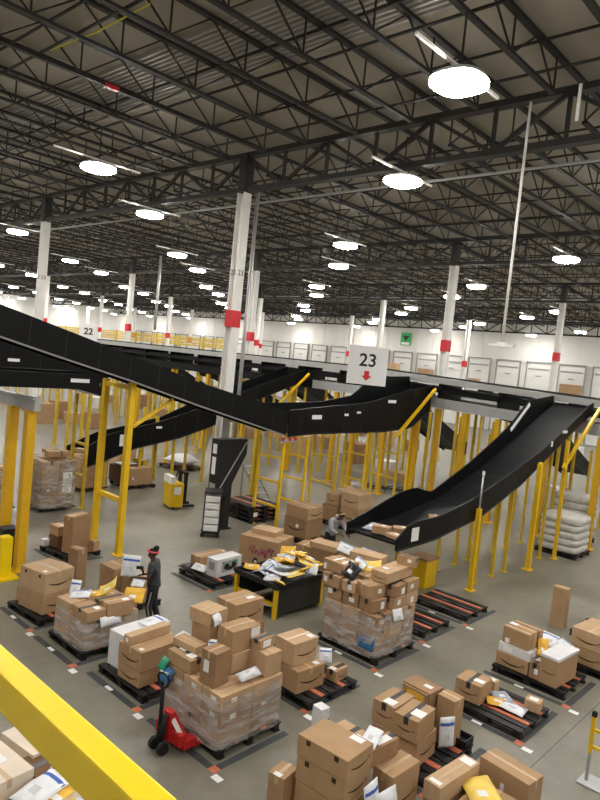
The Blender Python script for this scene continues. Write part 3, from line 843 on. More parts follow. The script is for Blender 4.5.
carton('thin flat box lying on the wide low box at the left of the jack load', (-8.55, 7.14), (.56, .27), zt+.235, .12, 6, 'tan', '', None, 'cardboard_pale')
carton('brown box standing at the right rear of the jack load', (-7.52, 7.98), (.42, .36), zt, .38, 0, 'tan', '', None, 'cardboard_pale')
carton('small box with side label on the right rear of the jack load', (-7.62, 7.98), (.2, .36), zt+.385, .17, 4, 'dark', '', [('r', 0, .5, .2, .12)], 'cardboard')
mailer('white mailer lying on the flat box at the left of the jack load', (-8.88, 7.28, zt+.26), (.26, .3), (0, 14, 20), 'white_mailer', .025, 0, None, False)
mailer('white plastic tube bag resting on the front of the jack load', (-7.42, 7.52, zt+.10), (.18, .46), (0, 25, 0), 'white_mailer', .075, 0, None, False)
mailer('white and blue crumpled mailer between the stack and the broad box', (-8.27, 7.45, zt+.25), (.22, .26), (60, 0, 40), 'white_mailer', .03)
mailer('white plastic bag draped off the top box of the jack load stack', (-8.36, 7.55, zt+.70), (.2, .26), (0, 70, 20), 'white_mailer', .03, 0, None, False, False)
mailer('bright green plastic bag at the left edge of the jack load', (-8.72, 6.74, zt-.02), (.2, .22), (55, 0, -5), 'green_bag', .04, 0, None, False, False)
mailer('dark blue plastic bag below the green one on the jack load', (-8.6, 6.72, zt-.16), (.34, .26), (70, 0, 0), 'blue_bag', .04, 0, None, False, False)
# --- big box behind the jack load
pallet('black pallet with brown boxes between the jack load and the sorting table', -9.8, 9.65, 1.3, 1.3)
carton('lower brown box behind the jack load, before the sorting table', (-9.88, 9.58), (.66, .84), PZ, .52, 0, None, 'r', None, 'cardboard_deep')
carton('upper brown box behind the jack load, before the sorting table', (-9.9, 9.56), (.60, .82), PZ+.53, .50, 0, 'tan', 'r', [('t', .2, .2, .12, .2)], 'cardboard')
# --- two arrow boxes right of the jack load
pallet('black pallet under the two arrow boxes right of the jack load', -7.98, 9.75, 1.35, 1.5)
floor_mark('dark floor marking with card in front of the two arrow boxes', -7.36, 9.0, 1.5, 1.6)
carton('lower of two brown arrow boxes right of the jack load', (-7.98, 9.42), (.72, .72), PZ, .43, -4, 'tan', 'r', [('t', .35, .3, .12, .12)])
carton('upper of two brown arrow boxes right of the jack load', (-8.08, 9.42), (.52, .66), PZ+.44, .44, -2, 'tan', 'r', [('t', .25, .35, .14, .14)], 'cardboard_pale', along='y')
carton('small black-taped box at the rear corner near the two arrow boxes', (-7.62, 10.2), (.24, .42), PZ, .22, 4, 'dark', 'r', [('t', -.1, -.3, .14, .12)], along='y')
mailer('crumpled white and blue bag stuck beside the two arrow boxes', (-7.78, 9.98, .62), (.3, .28), (65, 10, 70), 'white_mailer', .05)
# --- centre load
pallet('black pallet under the big wrapped heap in the middle of the floor', -8.45, 12.3, 1.65, 1.6)
floor_mark('dark floor marking in front of the wrapped heap in the middle', -7.55, 11.4, 1.8, 1.7)
pack('brown box under clear film at the bottom of the heap in the middle', 'boxes in the wrapped heap in the middle', -8.45, 12.3, 1.5, 1.5, PZ, (.30, .30, .28), 3, 3)
film('clear film around the big heap of boxes in the middle of the floor', -8.45, 12.3, 1.54, 1.54, .13, 1.02, 0, 21., .1)
mailer('blue plastic bag pressed under the film of the heap in the middle', (-7.92, 11.52, .42), (.4, .26), (82, 0, 2), 'blue_bag', .02, 0, None, False, False)
zt = PZ+.885
B = lambda label, c, s, z, h, rot=0, tape='tan', smile='', lab=None, m='cardboard', **k: carton(label, c, s, z, h, rot, tape, smile, lab, m, **k)
B('brown box at the lower left front of the heap top in the middle', (-8.98, 11.86), (.40, .55), zt, .26, 2, 'dark', '', [('f', -.3, .6, .12, .12)])
B('squarish box low at the front centre of the heap top in the middle', (-8.53, 11.8), (.40, .42), zt, .27, 4, 'dark', '', [('f', .1, .5, .14, .1)], 'cardboard_deep')
B('wide brown box low at the front right of the heap in the middle', (-8.08, 11.86), (.40, .46), zt, .27, -6, 'dark', '', [('r', .2, .5, .12, .16)], 'cardboard_deep')
B('taped box low on the right side of the heap in the middle', (-7.9, 12.4), (.34, .5), zt, .27, 3, 'dark', '', [('r', -.1, .6, .14, .12)])
B('box low at the right rear of the heap under the long arrow box', (-7.95, 12.93), (.40, .46), zt, .27, 0, 'tan', '', [('r', 0, .4, .12, .14)], 'cardboard_pale')
B('box inside the heap behind its front row in the middle', (-8.85, 12.5), (.6, .55), zt, .27, 3, 'tan', '', None, 'cardboard_deep')
B('box at the rear left inside the heap in the middle', (-8.75, 12.98), (.75, .3), zt, .27, 3, 'tan', '', None)
z2 = zt+.28
B('brown box jutting out over the left edge of the heap', (-9.05, 11.78), (.50, .54), z2, .27, -2, 'dark', '', [('f', -.3, .5, .1, .12)], 'cardboard')
B('small taped box under the black mailer at the front of the heap', (-8.60, 11.74), (.34, .36), z2, .24, 8, 'dark', '', [('f', .1, .5, .1, .12)], 'cardboard_pale')
B('tilted wide brown box at the middle front of the heap', (-8.22, 11.9), (.42, .5), z2, .27, -14, 'tan', '', [('r', .2, .5, .1, .1)], 'cardboard')
B('dark-taped box at the right flank of the heap', (-7.93, 12.42), (.36, .46), z2, .26, 6, 'dark', '', [('r', .2, .4, .16, .14)], 'cardboard_deep')
B('box at the right rear of the heap second from the top', (-7.98, 12.95), (.42, .5), z2, .27, 2, 'dark', '', [('r', -.1, .5, .14, .1)])
B('brown box in the middle of the heap under the yellow envelope', (-8.55, 12.35), (.46, .5), z2, .28, 6, 'tan', '', None)
B('box at the back left of the heap below the long flat box', (-9.05, 12.9), (.8, .44), z2, .28, 8, 'tan', '', None, 'cardboard_deep')
z3 = z2+.285
B('brown box with white tape strips on the upper left of the heap', (-9.12, 11.92), (.64, .52), z3, .24, -3, 'tan', '', [('f', -.4, .3, .08, .14), ('t', .3, 0, .08, .36), ('t', -.1, 0, .06, .4)], 'cardboard')
B('long pale arrow box across the upper right of the heap in the middle', (-8.15, 12.60), (.44, 1.10), z3, .24, 3, 'tan', 'f', [('t', -.1, -.2, .14, .12)], 'cardboard_pale', along='y')
B('long flat box lying across the back of the heap in the middle', (-9.2, 13.1), (.84, .46), z3, .20, 13, 'tan', '', None, 'cardboard_pale', along='x')
B('small box leaning at the top right end of the heap', (-8.05, 13.05), (.44, .2), z3+.245, .22, 8, 'dark', '', [('f', .2, .6, .1, .08)], 'cardboard')
mailer('yellow envelope wedged upright in the top of the heap in the middle', (-8.70, 12.55, z3+.10), (.46, .34), (28, -10, 30), 'yellow_mailer', .03, .05)
mailer('crumpled black mailer hanging off the upper left box of the heap', (-8.72, 11.80, z3+.12), (.34, .40), (40, 25, 20), 'black_mailer', .06)
mailer('crumpled white mailer tucked behind the upper left box of the heap', (-8.85, 12.3, z3+.18), (.3, .3), (20, 25, 20), 'white_mailer', .05)
mailer('crumpled white plastic bag low on the right of the heap', (-7.62, 12.2, 1.0), (.3, .26), (70, 0, 80), 'white_mailer', .05, 0, None, False)
mailer('white and blue bag between the table heap and the chute mouth', (-10.35, 13.7, 1.52), (.46, .42), (20, 14, 30), 'white_mailer', .07)
# --- empty pallets and bay marks at the centre right
pallet('empty black pallet with pink strips nearest behind the wrapped heap', -8.55, 14.35, 1.5, 1.3)
floor_mark('dark floor marking round the empty pallet behind the wrapped heap', -7.72, 13.55, 1.6, 1.5, 'fr')
pallet('empty black pallet with pink strips farther back by the yellow bin', -8.5, 16.25, 1.6, 1.3)
floor_mark('dark floor marking round the farther empty pallet by the yellow bin', -7.62, 15.45, 1.8, 1.7, 'fr')
t = thing('yellow_bin', 'yellow bin with brown lid behind the wrapped heap under the chute', 'bin', (-10.0, 17.1, 0))
MB().box((0, 0, .42), (.6, .6, .84)).build('bin_body', 'yellow', t, bevel=.02); MB().box((0, 0, .87), (.68, .68, .06)).build('lid', 'cardboard_deep', t)
# --- right-hand loads
pallet('black pallet under the boxes topped with a white lid at the right', -5.17, 14.25, 1.6, 1.35)
floor_mark('dark floor marking before the boxes with the white lid', -4.25, 13.42, 1.8, 1.6)
o = B('tall brown box with white foam lid at the right front of its pallet', (-4.72, 14.1), (.38, .95), PZ, .56, -4, None, 'f', None, 'cardboard')
lid = MB().box((0, 0, .59), (.41, .98, .07)).build('foam_lid', 'white_carton', o, bevel=.015); lid['label'] = 'white foam lid'
B('long arrow box at the bottom left of the pallet with the white lid', (-5.56, 13.98), (.74, .58), PZ, .28, -2, None, 'f', None)
B('box with two dark tapes between the long box and the white-lidded box', (-5.05, 13.88), (.22, .44), PZ, .34, -2, 'dark', '', [('t', 0, .1, .14, .2), ('f', .2, .5, .08, .12)], 'cardboard_deep', along='y')
B('pale grey flat box on the long arrow box at the right', (-5.55, 14.0), (.74, .54), PZ+.285, .19, -3, 'tan', '', [('f', -.2, .5, .2, .1)], 'white_carton')
B('front one of three slim boxes stacked on the grey flat box', (-5.58, 13.86), (.60, .18), PZ+.48, .36, -4, 'tan', '', [('f', -.3, .2, .1, .1)], 'cardboard')
B('middle one of three slim boxes with white label on the grey flat box', (-5.56, 14.06), (.60, .18), PZ+.48, .37, -4, 'tan', '', [('t', -.35, 0, .18, .14)], 'cardboard_pale')
B('rear one of three slim boxes stacked on the grey flat box', (-5.52, 14.27), (.60, .18), PZ+.48, .37, -4, 'tan', '', None, 'cardboard_deep')
B('brown box hidden beneath the white mailers on the right-hand pallet', (-5.12, 14.55), (.42, .5), PZ, .48, 0, 'tan', '', None, 'cardboard_pale')
mailer('orange padded envelope leaning between slim boxes and white lid', (-5.1, 14.12, .72), (.22, .40), (48, 0, 25), 'kraft_mailer', .03)
mailer('white and blue mailer on the box behind the white lid', (-5.15, 14.6, .75), (.42, .46), (18, 12, 25), 'white_mailer', .035)
mailer('smaller white mailer hanging behind the white lid', (-4.85, 14.72, .72), (.3, .34), (5, 20, 0), 'white_mailer', .03)
B('tall slim brown box standing alone on the floor at the right', (-6.08, 17.69), (.38, .28), 0, 1.06, 6, 'tan', '', None, 'cardboard')
pallet('black pallet under the big arrow boxes at the right edge', -4.6, 16.1, 1.3, 1.7)
pallet('mostly empty black pallet behind the big arrow boxes at the right edge', -4.9, 18.0, 1.5, 1.4)
B('lower big arrow box at the right edge of the floor', (-4.52, 15.85), (.72, 1.0), PZ, .37, -4, None, 'f', None)
B('upper big arrow box at the right edge of the floor', (-4.54, 15.85), (.74, 1.02), PZ+.38, .40, -5, 'tan', 'f', None, 'cardboard_pale', along='y')
B('flat box on the rear pallet at the right edge', (-4.6, 17.9), (.6, .7), PZ, .3, 8, 'tan', '', None)
mailer('white mailer on the rear pallet at the right edge', (-5.15, 17.7, .26), (.4, .5), (0, 0, 30), 'white_mailer', .03)
pallet('black pallet with pink strips, an arrow box and loose mailers', -5.02, 12.08, 1.4, 1.35)
floor_mark('dark floor marking round the pallet of loose mailers', -4.30, 11.34, 1.5, 1.65)
B('arrow box with black tape on the pallet of loose mailers', (-5.52, 11.86), (.52, .54), PZ, .37, 4, 'dark', 'f', [('t', .25, -.1, .2, .14)], along='y')
B('small brown box with white label on the pallet of loose mailers', (-4.52, 12.4), (.28, .26), PZ, .2, 8, 'tan', '', [('t', 0, 0, .16, .14)], 'cardboard_pale')
B('tiny box just behind the arrow box on the pallet of loose mailers', (-5.33, 12.3), (.2, .2), PZ, .28, 0, None, '', [('t', 0, 0, .1, .1)], 'cardboard_pale')
mailer('grey and blue mailer on the pallet of loose mailers', (-5.1, 12.22, .24), (.4, .28), (10, 6, 60), 'grey_mailer', .04)
mailer('orange padded envelope on the pallet of loose mailers', (-5.05, 12.0, .22), (.46, .3), (6, 4, 40), 'kraft_mailer', .035)
mailer('white mailer with blue edge on the pallet of loose mailers', (-4.75, 12.02, .22), (.46, .32), (4, 4, 5), 'white_mailer', .035)
# --- bottom centre loads
pallet('black pallet with a bare right side under the twin arrow boxes', -5.35, 9.6, 1.3, 1.6)
floor_mark('dark floor marking round the pallet of the twin arrow boxes', -4.62, 8.72, 1.5, 1.9, 'fr', True)
B('wide arrow box underneath the twin black-taped boxes', (-5.38, 9.2), (.84, .66), PZ, .42, 4, None, 'r', None)
B('left of the twin black-taped arrow boxes', (-5.62, 9.18), (.42, .62), PZ+.43, .37, 2, 'dark', 'f', [('t', .1, -.3, .2, .18)], along='y')
B('right of the twin black-taped arrow boxes', (-5.18, 9.14), (.42, .62), PZ+.43, .36, 5, 'dark', 'f', [('t', .22, -.1, .2, .22)], along='y')
o = B('brown box with open front holding an orange envelope', (-5.55, 9.95), (.56, .40), PZ, .82, -3, None, '', [('t', .2, 0, .16, .1)], 'cardboard_deep')
fr = MB()
for (a, b_, c_, d_) in ((-.23, .61, .05, .34), (.23, .61, .05, .34), (0, .77, .51, .04), (0, .455, .51, .04)): fr.box((a, -.215, b_), (c_, .03, d_))
fr.build('front_frame', 'cardboard', o)
mailer('orange padded envelope inside the open-fronted box', (-5.56, 9.738, PZ+.60), (.38, .28), (90, 0, -3), 'kraft_mailer', .012)
B('tall narrow brown box at the back right of the twin boxes', (-5.05, 10.05), (.34, .3), PZ, .80, -2, 'tan', '', None, 'cardboard')
mailer('white and blue mailer hanging at the right of the twin boxes', (-4.9, 9.74, .50), (.28, .5), (85, 0, 60), 'white_mailer', .03)
t = thing('tray', 'shallow black tray at the rear right corner behind the twin boxes', 'tray', (-4.88, 10.22, PZ))
MB().box((0, 0, .015), (.34, .3, .03)).build('tray_base', 'black_plastic', t)
for (a, b_, c_, d_) in ((-.16, 0, .02, .3), (.16, 0, .02, .3), (0, -.14, .34, .02), (0, .14, .34, .02)): MB().box((a, b_, .07), (c_, d_, .11)).build('tray_wall', 'black_plastic', t)
pallet('black pallet under the stack of wide boxes at the bottom centre', -4.95, 7.25, 1.3, 1.5)
B('bottom box of the wide stack at the bottom centre', (-5.02, 6.88), (.80, .58), PZ, .60, 3, None, 'r', None)
B('middle box of the wide stack at the bottom centre', (-5.03, 6.87), (.80, .58), PZ+.605, .34, 3, None, 'r', None, marks=True)
B('top box of the wide stack at the bottom centre', (-5.03, 6.87), (.82, .60), PZ+.95, .28, 4, None, 'r', [('t', .25, .35, .2, .12)], 'cardboard', marks=True)
B('small brown box standing left of the wide stack at the bottom centre', (-5.62, 6.55), (.26, .34), PZ, .62, 10, 'tan', '', [('t', 0, -.4, .12, .08)])
B('box with black tape behind the wide stack at the bottom centre', (-5.25, 7.48), (.55, .45), PZ, .98, 0, 'dark', '', [('t', .28, 0, .12, .14)], 'cardboard_pale', along='y')
o = B('small white and pale blue box behind the wide stack', at(321, 712, 1.0)[:2], (.2, .18), 0, 1.1, -6, None, '', None, 'white_carton')
MB().box((.102, 0, .85), (.003, .17, .16)).build('blue_panel', 'blue_bag', o)
B('brown arrow box at the right rear of the wide stack', (-4.58, 7.75), (.34, .64), PZ, .76, -2, 'tan', 'r', None, 'cardboard', along='y')
B('narrow dark-ended box lying between stack and rear arrow box', (-4.82, 7.62), (.2, .62), PZ+.77, .24, -4, 'dark', '', [('t', 0, .1, .12, .3)], 'cardboard_deep', along='y')
mailer('white mailer on top behind the wide stack at the bottom centre', (-4.88, 7.5, 1.26), (.22, .5), (0, 8, 20), 'white_mailer', .03, 0, None, False)
mailer('white and blue mailer hanging at the right side of the wide stack', (-4.45, 7.0, .80), (.34, .44), (78, 0, 95), 'white_mailer', .04)
mailer('white mailer below the blue one beside the wide stack', (-4.36, 7.25, .66), (.4, .4), (75, 0, 85), 'white_mailer', .04, 0, None, False)
pallet('black pallet under the boxes at the bottom right', -3.85, 8.75, 1.2, 1.35)
B('brown box under the long pale box at the bottom right', (-4.1, 8.45), (.3, .9), PZ, .38, -2, None, '', None, 'cardboard_deep')
B('long pale box with a white label lying at the bottom right', (-4.07, 8.42), (.27, 1.0), PZ+.385, .26, -4, 'tan', '', [('t', 0, .38, .2, .16), ('t', 0, -.42, .18, .08)], 'cardboard_pale', along='y')
B('large plain brown box at the bottom right', (-3.58, 9.26), (.80, .40), PZ, .63, -6, 'tan', '', [('f', 0, .6, .06, .1)], 'cardboard')
B('brown box under the yellow envelope at the bottom right', (-3.55, 8.55), (.6, .7), PZ, .42, 0, 'tan', '', None)
mailer('yellow padded envelope lying between boxes at the bottom right', (-3.68, 8.55, .66), (.44, .6), (3, -6, 50), 'yellow_mailer', .04)
# --- boxes below the railing at the lower left
pallet('black pallet under the overlit-coloured wrapped boxes below the yellow railing', -7.25, 3.55, 1.7, 1.6)
pack('brown box at the bottom of the load below the yellow railing', 'lower boxes of the load below the railing', -7.25, 3.55, 1.6, 1.5, PZ, (.45, .45), 2, 2)
zt = PZ+.905
B('overlit-coloured box with white tape at the back of the load below the railing', (-7.62, 3.95), (.7, .5), zt, .2, 8, 'tan', '', [('t', -.2, .3, .4, .14)], 'overlit_kraft')
B('brown glossy box at the middle of the load below the railing', (-7.1, 3.9), (.5, .6), zt, .16, 5, 'dark', '', None, 'cardboard_dark')
B('large overlit-coloured box at the left of the load below the railing', (-7.3, 3.28), (.8, .6), zt, .26, 6, 'tan', 'f', [('t', -.1, .1, .3, .2)], 'overlit_kraft')
mailer('white mailer with blue print on the load below the railing', (-6.72, 3.62, zt+.12), (.36, .6), (5, 5, 15), 'white_mailer', .05)
mailer('orange envelope at the right of the load below the railing', (-6.5, 3.75, zt+.05), (.34, .4), (0, 10, 10), 'kraft_mailer', .04)
mailer('white bag at the right corner of the load below the railing', (-6.42, 4.02, zt+.02), (.34, .44), (10, 14, 30), 'white_mailer', .06, 0, None, False)
film('clear film around the load below the yellow railing', -7.25, 3.55, 1.64, 1.54, .13, 1.2, 0, 31., .1)
# ------------------------------------------------------------------ pallet with the printed product box
pallet('black pallet with a white printed carton left of the sorting table', -13.75, 12.1, 1.5, 1.35)
floor_mark('dark floor marking round the pallet with the printed white carton', -12.95, 11.3, 1.65, 1.6, 'fr', False)
o = B('white carton with a dark picture print left of the sorting table', (-13.5, 12.25), (.40, .98), PZ, .50, 4, None, '', None, 'white_carton', name='printed_carton')
pr_ = MB()
pr_.box((.203, .02, .27), (.004, .62, .30)); pr_.build('picture_print', 'grey_print', o)
MB().ball((.2, -.1, .26), (.008, .14, .12)).ball((.2, .18, .28), (.008, .13, .13)).ball((.2, .02, .2), (.008, .2, .07)).build('product_picture', 'sign_black', o)
MB().box((.207, .26, .36), (.004, .1, .08)).box((.207, -.24, .38), (.004, .08, .06)).build('green_print', 'green', o)
MB().box((0, -.492, .30), (.22, .004, .22)).build('text_print', 'grey_print', o)
B('long low brown box at the back of the pallet with the printed carton', (-14.25, 12.35), (.42, 1.1), PZ, .36, 2, 'tan', '', [('t', .2, .4, .1, .1)], 'cardboard', along='y')
mailer('crumpled white bag before the printed white carton', (-13.95, 11.75, .28), (.4, .34), (12, 10, 30), 'white_mailer', .06, 0, None, False)
mailer('crumpled black bag at the front left of the printed carton pallet', (-14.25, 11.6, .26), (.5, .4), (6, 0, 10), 'black_mailer', .06, 0, None, False, False)
B('small flat brown box next to the printed white carton', (-14.0, 11.95), (.3, .3), PZ, .12, 20, None, '', None)
# ------------------------------------------------------------------ big boxes behind the table
pallet('black pallet under the box with magenta lettering behind the sorting table', -13.5, 14.15, 1.9, 1.5, 12)
o = B('big brown box with magenta handwriting behind the sorting table', (-13.59, 13.97), (1.30, 1.05), PZ, .84, 17, 'tan', '', None, 'cardboard')
random.seed(5)
sc = MB(); yy = -.42
for k in range(8):
    a = Vector((yy+.12, -.532, .44+random.uniform(-.03, .05))); pts = [a]
    for q in range(4): pts.append(a+Vector((.03+.025*q, 0, random.uniform(-.12, .16))))
    sc.tube(pts, .012, 5); yy += .105
sc.build('magenta_lettering', 'magenta', o)
MB().ball((-.05, -.527, .13), (.09, .008, .12)).build('penguin_mark', 'sign_black', o)
MB().ball((-.04, -.533, .11), (.05, .008, .08)).build('penguin_belly', 'paper', o)
B('flat brown box lying on the magenta lettered box', (-13.75, 14.15), (.8, .6), PZ+.845, .14, 20, 'tan', '', None, 'cardboard_pale')
B('brown arrow box at the right of the magenta lettered box', (-12.62, 14.75), (.5, .6), PZ, .74, 14, 'tan', 'r', None)
pallet('black pallet under the two-high brown boxes behind the lettered box', -15.2, 17.45, 1.4, 1.3)
B('lower of two wide boxes stacked left of the person in grey hoodie', (-15.2, 17.4), (1.0, .95), PZ, .66, 4, None, 'f', [('f', .1, .6, .12, .12)], 'cardboard_deep')
B('upper of two wide boxes stacked left of the person in grey hoodie', (-15.15, 17.35), (1.0, .85), PZ+.67, .42, 2, 'tan', 'r', None, 'cardboard')
pallet('black pallet under the open-topped boxes beyond the person in grey hoodie', -15.6, 20.5, 1.7, 1.4)
B('lower right arrow box of the stack beyond the person in grey hoodie', (-15.2, 20.4), (.85, .85), PZ, .70, 4, None, 'fr', None, 'cardboard')
o = B('upper right box with open flaps beyond the person in grey hoodie', (-15.2, 20.4), (.85, .85), PZ+.71, .56, 2, None, 'f', None, 'cardboard_pale')
MB().bar((-.42, -.42, .565), (-.42, .42, .60), .5, .01, upv=(.2, 0, 1)).bar((.2, .5, .60), (-.3, .5, .58), .3, .01).build('open_flap', 'cardboard_pale', o)
B('lower left box of the stack beyond the person in grey hoodie', (-16.1, 20.3), (.75, .8), PZ, .62, 0, None, '', None, 'cardboard_deep')
B('upper left arrow box of the stack beyond the person in grey hoodie', (-16.05, 20.25), (.6, .65), PZ+.63, .44, 3, 'tan', 'f', None, 'cardboard')

# ------------------------------------------------------------------ sorting table with its mailers
TX, TY, TW, TD, TH = -11.36, 12.3, 1.55, 1.82, .80
t = thing('sorting_table', 'black-topped sorting table on yellow legs heaped with mailers', 'table', (TX, TY, 0))
MB().box((0, 0, TH-.03), (TW, TD, .06)).build('table_top', 'black_plastic', t, bevel=.008)
for a, b_, c_, d_ in ((0, -TD/2, TW, .03), (0, TD/2, TW, .03), (-TW/2, 0, .03, TD), (TW/2, 0, .03, TD)):
    MB().box((a, b_, TH+.03), (c_+.03, d_, .09)).build('table_edge', 'black_plastic', t)
for sx in (-1, 1):
    for sy in (-1, 1):
        MB().box((sx*(TW/2-.06), sy*(TD/2-.06), (TH-.06)/2), (.09, .09, TH-.06)).build('leg', 'yellow', t)
MB().box((0, -TD/2+.06, .34), (TW-.2, .06, .08)).build('rail', 'yellow', t)
MB().box((0, TD/2-.06, .34), (TW-.2, .06, .08)).build('rail', 'yellow', t)
MB().box((TW/2-.03, 0, .42), (.02, TD-.2, .68)).build('side_panel', 'mesh_panel', t)
MB().box((-TW/2+.03, 0, .42), (.02, TD-.2, .68)).build('side_panel', 'mesh_panel', t)
MB().box((0, TD/2-.03, .42), (TW-.2, .02, .68)).build('back_panel', 'mesh_panel', t)
random.seed(21)
spots = [(-.62, -.45, 'kraft_mailer', 'flat yellow-orange envelope at the left corner of the sorting table'),
         (-.35, -.4, 'grey_mailer', 'grey mailer near the left front edge of the sorting table'),
         (-.05, -.5, 'white_mailer', 'white mailer at the middle of the table front edge'),
         (.25, -.55, 'white_mailer', 'white mailer with blue band right of the middle at the table front'),
         (.45, -.35, 'white_mailer', 'blue-banded white mailer above the near corner of the table'),
         (.62, -.66, 'yellow_mailer', 'pale yellow envelope at the near corner of the sorting table'),
         (.02, -.15, 'white_mailer', 'crumpled white mailer in the middle of the table heap'),
         (-.3, -.05, 'white_mailer', 'white mailer on the left side of the table heap'),
         (.3, .02, 'kraft_mailer', 'orange envelope in the middle of the table heap'),
         (.15, .25, 'yellow_mailer', 'yellow envelope in the upper middle of the table heap'),
         (.55, .12, 'black_mailer', 'dark mailer between yellow ones on the table heap'),
         (.5, .42, 'yellow_mailer', 'yellow envelope at the right rear of the table heap'),
         (.72, .1, 'yellow_mailer', 'pale yellow envelope at the right edge of the sorting table'),
         (.68, .62, 'kraft_mailer', 'orange envelope at the right back corner of the table heap'),
         (.3, .55, 'white_mailer', 'white mailer on the back of the table heap'),
         (-.05, .6, 'white_mailer', 'white mailer behind the large orange envelope on the table'),
         (.75, .38, 'white_mailer', 'white mailer at the right side of the table heap'),
         (-.05, .1, 'kraft_mailer', 'small orange envelope under the white ones on the table'),
         (.5, .7, 'yellow_mailer', 'yellow envelope at the far edge of the table heap'),
         (.1, .42, 'white_mailer', 'white mailer high on the middle of the table heap'),
         (.38, .30, 'kraft_mailer', 'orange envelope high on the middle of the table heap'),
         (.42, .52, 'white_mailer', 'blue-banded white mailer high at the back of the table heap'),
         (.2, .12, 'white_mailer', 'white mailer halfway up the front slope of the table heap'),
         (.6, .28, 'yellow_mailer', 'yellow envelope halfway up the right slope of the table heap'),
         (-.15, .3, 'white_mailer', 'white mailer on the left slope under the large orange envelope'),
         (.05, -.32, 'white_mailer', 'white mailer low on the front slope of the table heap'),
         (.3, -.2, 'grey_mailer', 'grey mailer low at the front of the table heap'),
         (.66, -.2, 'yellow_mailer', 'yellow envelope low at the right front of the table heap'),
         (.25, .38, 'yellow_mailer', 'yellow envelope at the very top of the table heap')]
for i, (dx, dy, kd, lab) in enumerate(spots):
    lift = max(0, .64*(1-math.hypot(dx-.3, dy-.3)/.85))
    mailer(lab, (TX+dx, TY+dy, TH+.06+lift*.85), (random.uniform(.38, .5), random.uniform(.28, .36)),
           (random.uniform(-22, 22), random.uniform(-22, 22), random.uniform(0, 180)), kd, random.uniform(.03, .05), random.uniform(-.02, .04))
mailer('large orange padded envelope standing tilted on the table heap', (TX-.22, TY+.42, TH+.33), (.42, .58), (48, -8, 25), 'kraft_mailer', .03)
B('tall box supporting a flat one behind the sorting table heap', (-11.75, 14.6), (.80, .5), .0, 1.02, 13, 'tan', '', None, 'cardboard_deep')
B('brown flat box topmost behind the heap at the back of the table', (-11.75, 14.6), (.89, .54), 1.025, .16, 13, 'tan', '', None, 'cardboard_pale')
mailer('white plastic bag lying under the sorting table', (TX+.05, TY-.45, .10), (.4, .3), (0, 0, 20), 'white_mailer', .05, 0, None, False)

# packages sliding out of the right chute
for (x, y, s_, h, rz, m_, lab) in ((-9.75, 14.35, (.46, .34), .2, 20, 'cardboard', 'brown box at the very mouth of the right chute'),
                                (-9.3, 14.3, (.40, .3), .1, -10, 'cardboard_pale', 'pale flat box at the near edge of the right chute mouth'),
                                (-9.5, 14.9, (.44, .36), .14, 35, 'cardboard', 'brown box just inside the mouth of the right chute'),
                                (-9.35, 15.8, (.5, .5), .12, 15, 'cardboard_pale', 'flat pale box lying in the right chute behind the others'),
                                (-9.45, 16.6, (.4, .55), .12, 40, 'cardboard', 'tan flat package highest up in the right chute')):
    B(lab, (x, y), s_, interp(low23, y)+.20, h, rz, 'tan', '', [('t', .1, .1, .12, .1)], m_)
mailer('blue-grey bag lying in the mouth of the right chute', (-10.15, 14.6, 2.05), (.5, .6), (6, 0, 10), 'grey_mailer', .06, 0, None, False)
mailer('white mailer with blue print below the mouth of the right chute', (-9.75, 13.85, 1.56), (.4, .4), (10, 10, 30), 'white_mailer', .06)
B('box supporting the mailer under the chute mouth', (-10.1, 13.95), (.9, .5), 0, 1.44, 0, 'tan', '', None, 'cardboard_pale')

# ------------------------------------------------------------------ background loads at the left
def bale(label, p, sx, sy, tiers, h0, group=None, m='bale_white'):
    t = thing('wrapped_bale', label, 'bale', p, 0, group)
    for k in range(tiers):
        mb = MB(); n = 12
        rings = []
        for j in range(9):
            f = j/8; z = h0*k+h0*f; b_ = .94+.06*math.sin(math.pi*f)+.0
            if j in (0, 8): b_ = .86
            ring = []
            for i in range(32):
                tt = 2*math.pi*i/32; c, s = math.cos(tt), math.sin(tt); q = 1/max(abs(c)**8+abs(s)**8, 1e-9)**.125
                d = b_*(1+.03*noise.noise(Vector((c*2+p[0], s*2, z*5))))
                ring.append((c*q*sx/2*d, s*q*sy/2*d, z))
            rings.append(ring)
        lathe_rings(rings).build('bale_tier', m, t, smooth=True)
    return t
pallet('black pallet under the nearer white wrapped bales at the right edge', -9.0, 25.6, 1.6, 1.6)
bale('nearer low stack of white wrapped bales beside the right chute legs', (-9.0, 25.6, .16), 1.55, 1.5, 5, .27)
pallet('black pallet under the farther white wrapped bales at the right edge', -9.6, 28.1, 1.6, 1.2)
bale('farther taller stack of white wrapped bales at the right edge', (-9.6, 28.1, .16), 1.6, 1.2, 6, .3)
def heap(label, x, y, n, sx, sy, top, wrapped=True, grp=None):
    pallet('black pallet under '+label, x, y, sx+.1, sy+.1, full=False)
    g = grp or ('boxes in '+label)
    z = pack('brown box in '+label, g, x, y, sx, sy, PZ, (.42,)*n, 2, 2)
    if wrapped: film('clear film around '+label, x, y, sx+.02, sy+.02, .13, z, 0, random.random()*40)
    for k in range(top):
        B('loose box on top of '+label, (x+random.uniform(-.4, .4), y+random.uniform(-.4, .4)), (random.uniform(.35, .6), random.uniform(.3, .5)), z+.02+.12*(k % 2), random.uniform(.1, .2), random.uniform(-30, 30), 'tan', '', None,
          random.choice(('cardboard_pale', 'cardboard')), group='loose boxes on '+label)
    return z
random.seed(3)
z = heap('the tall film-wrapped load at the left behind the yellow columns', -22.75, 11.6, 4, 1.4, 1.3, 6)
mailer('orange envelope atop the tall film-wrapped load at the left', (-22.6, 11.5, z+.2), (.5, .34), (6, 5, 30), 'kraft_mailer', .03)
MB().box((0, 0, 0), (.01, .34, .5))
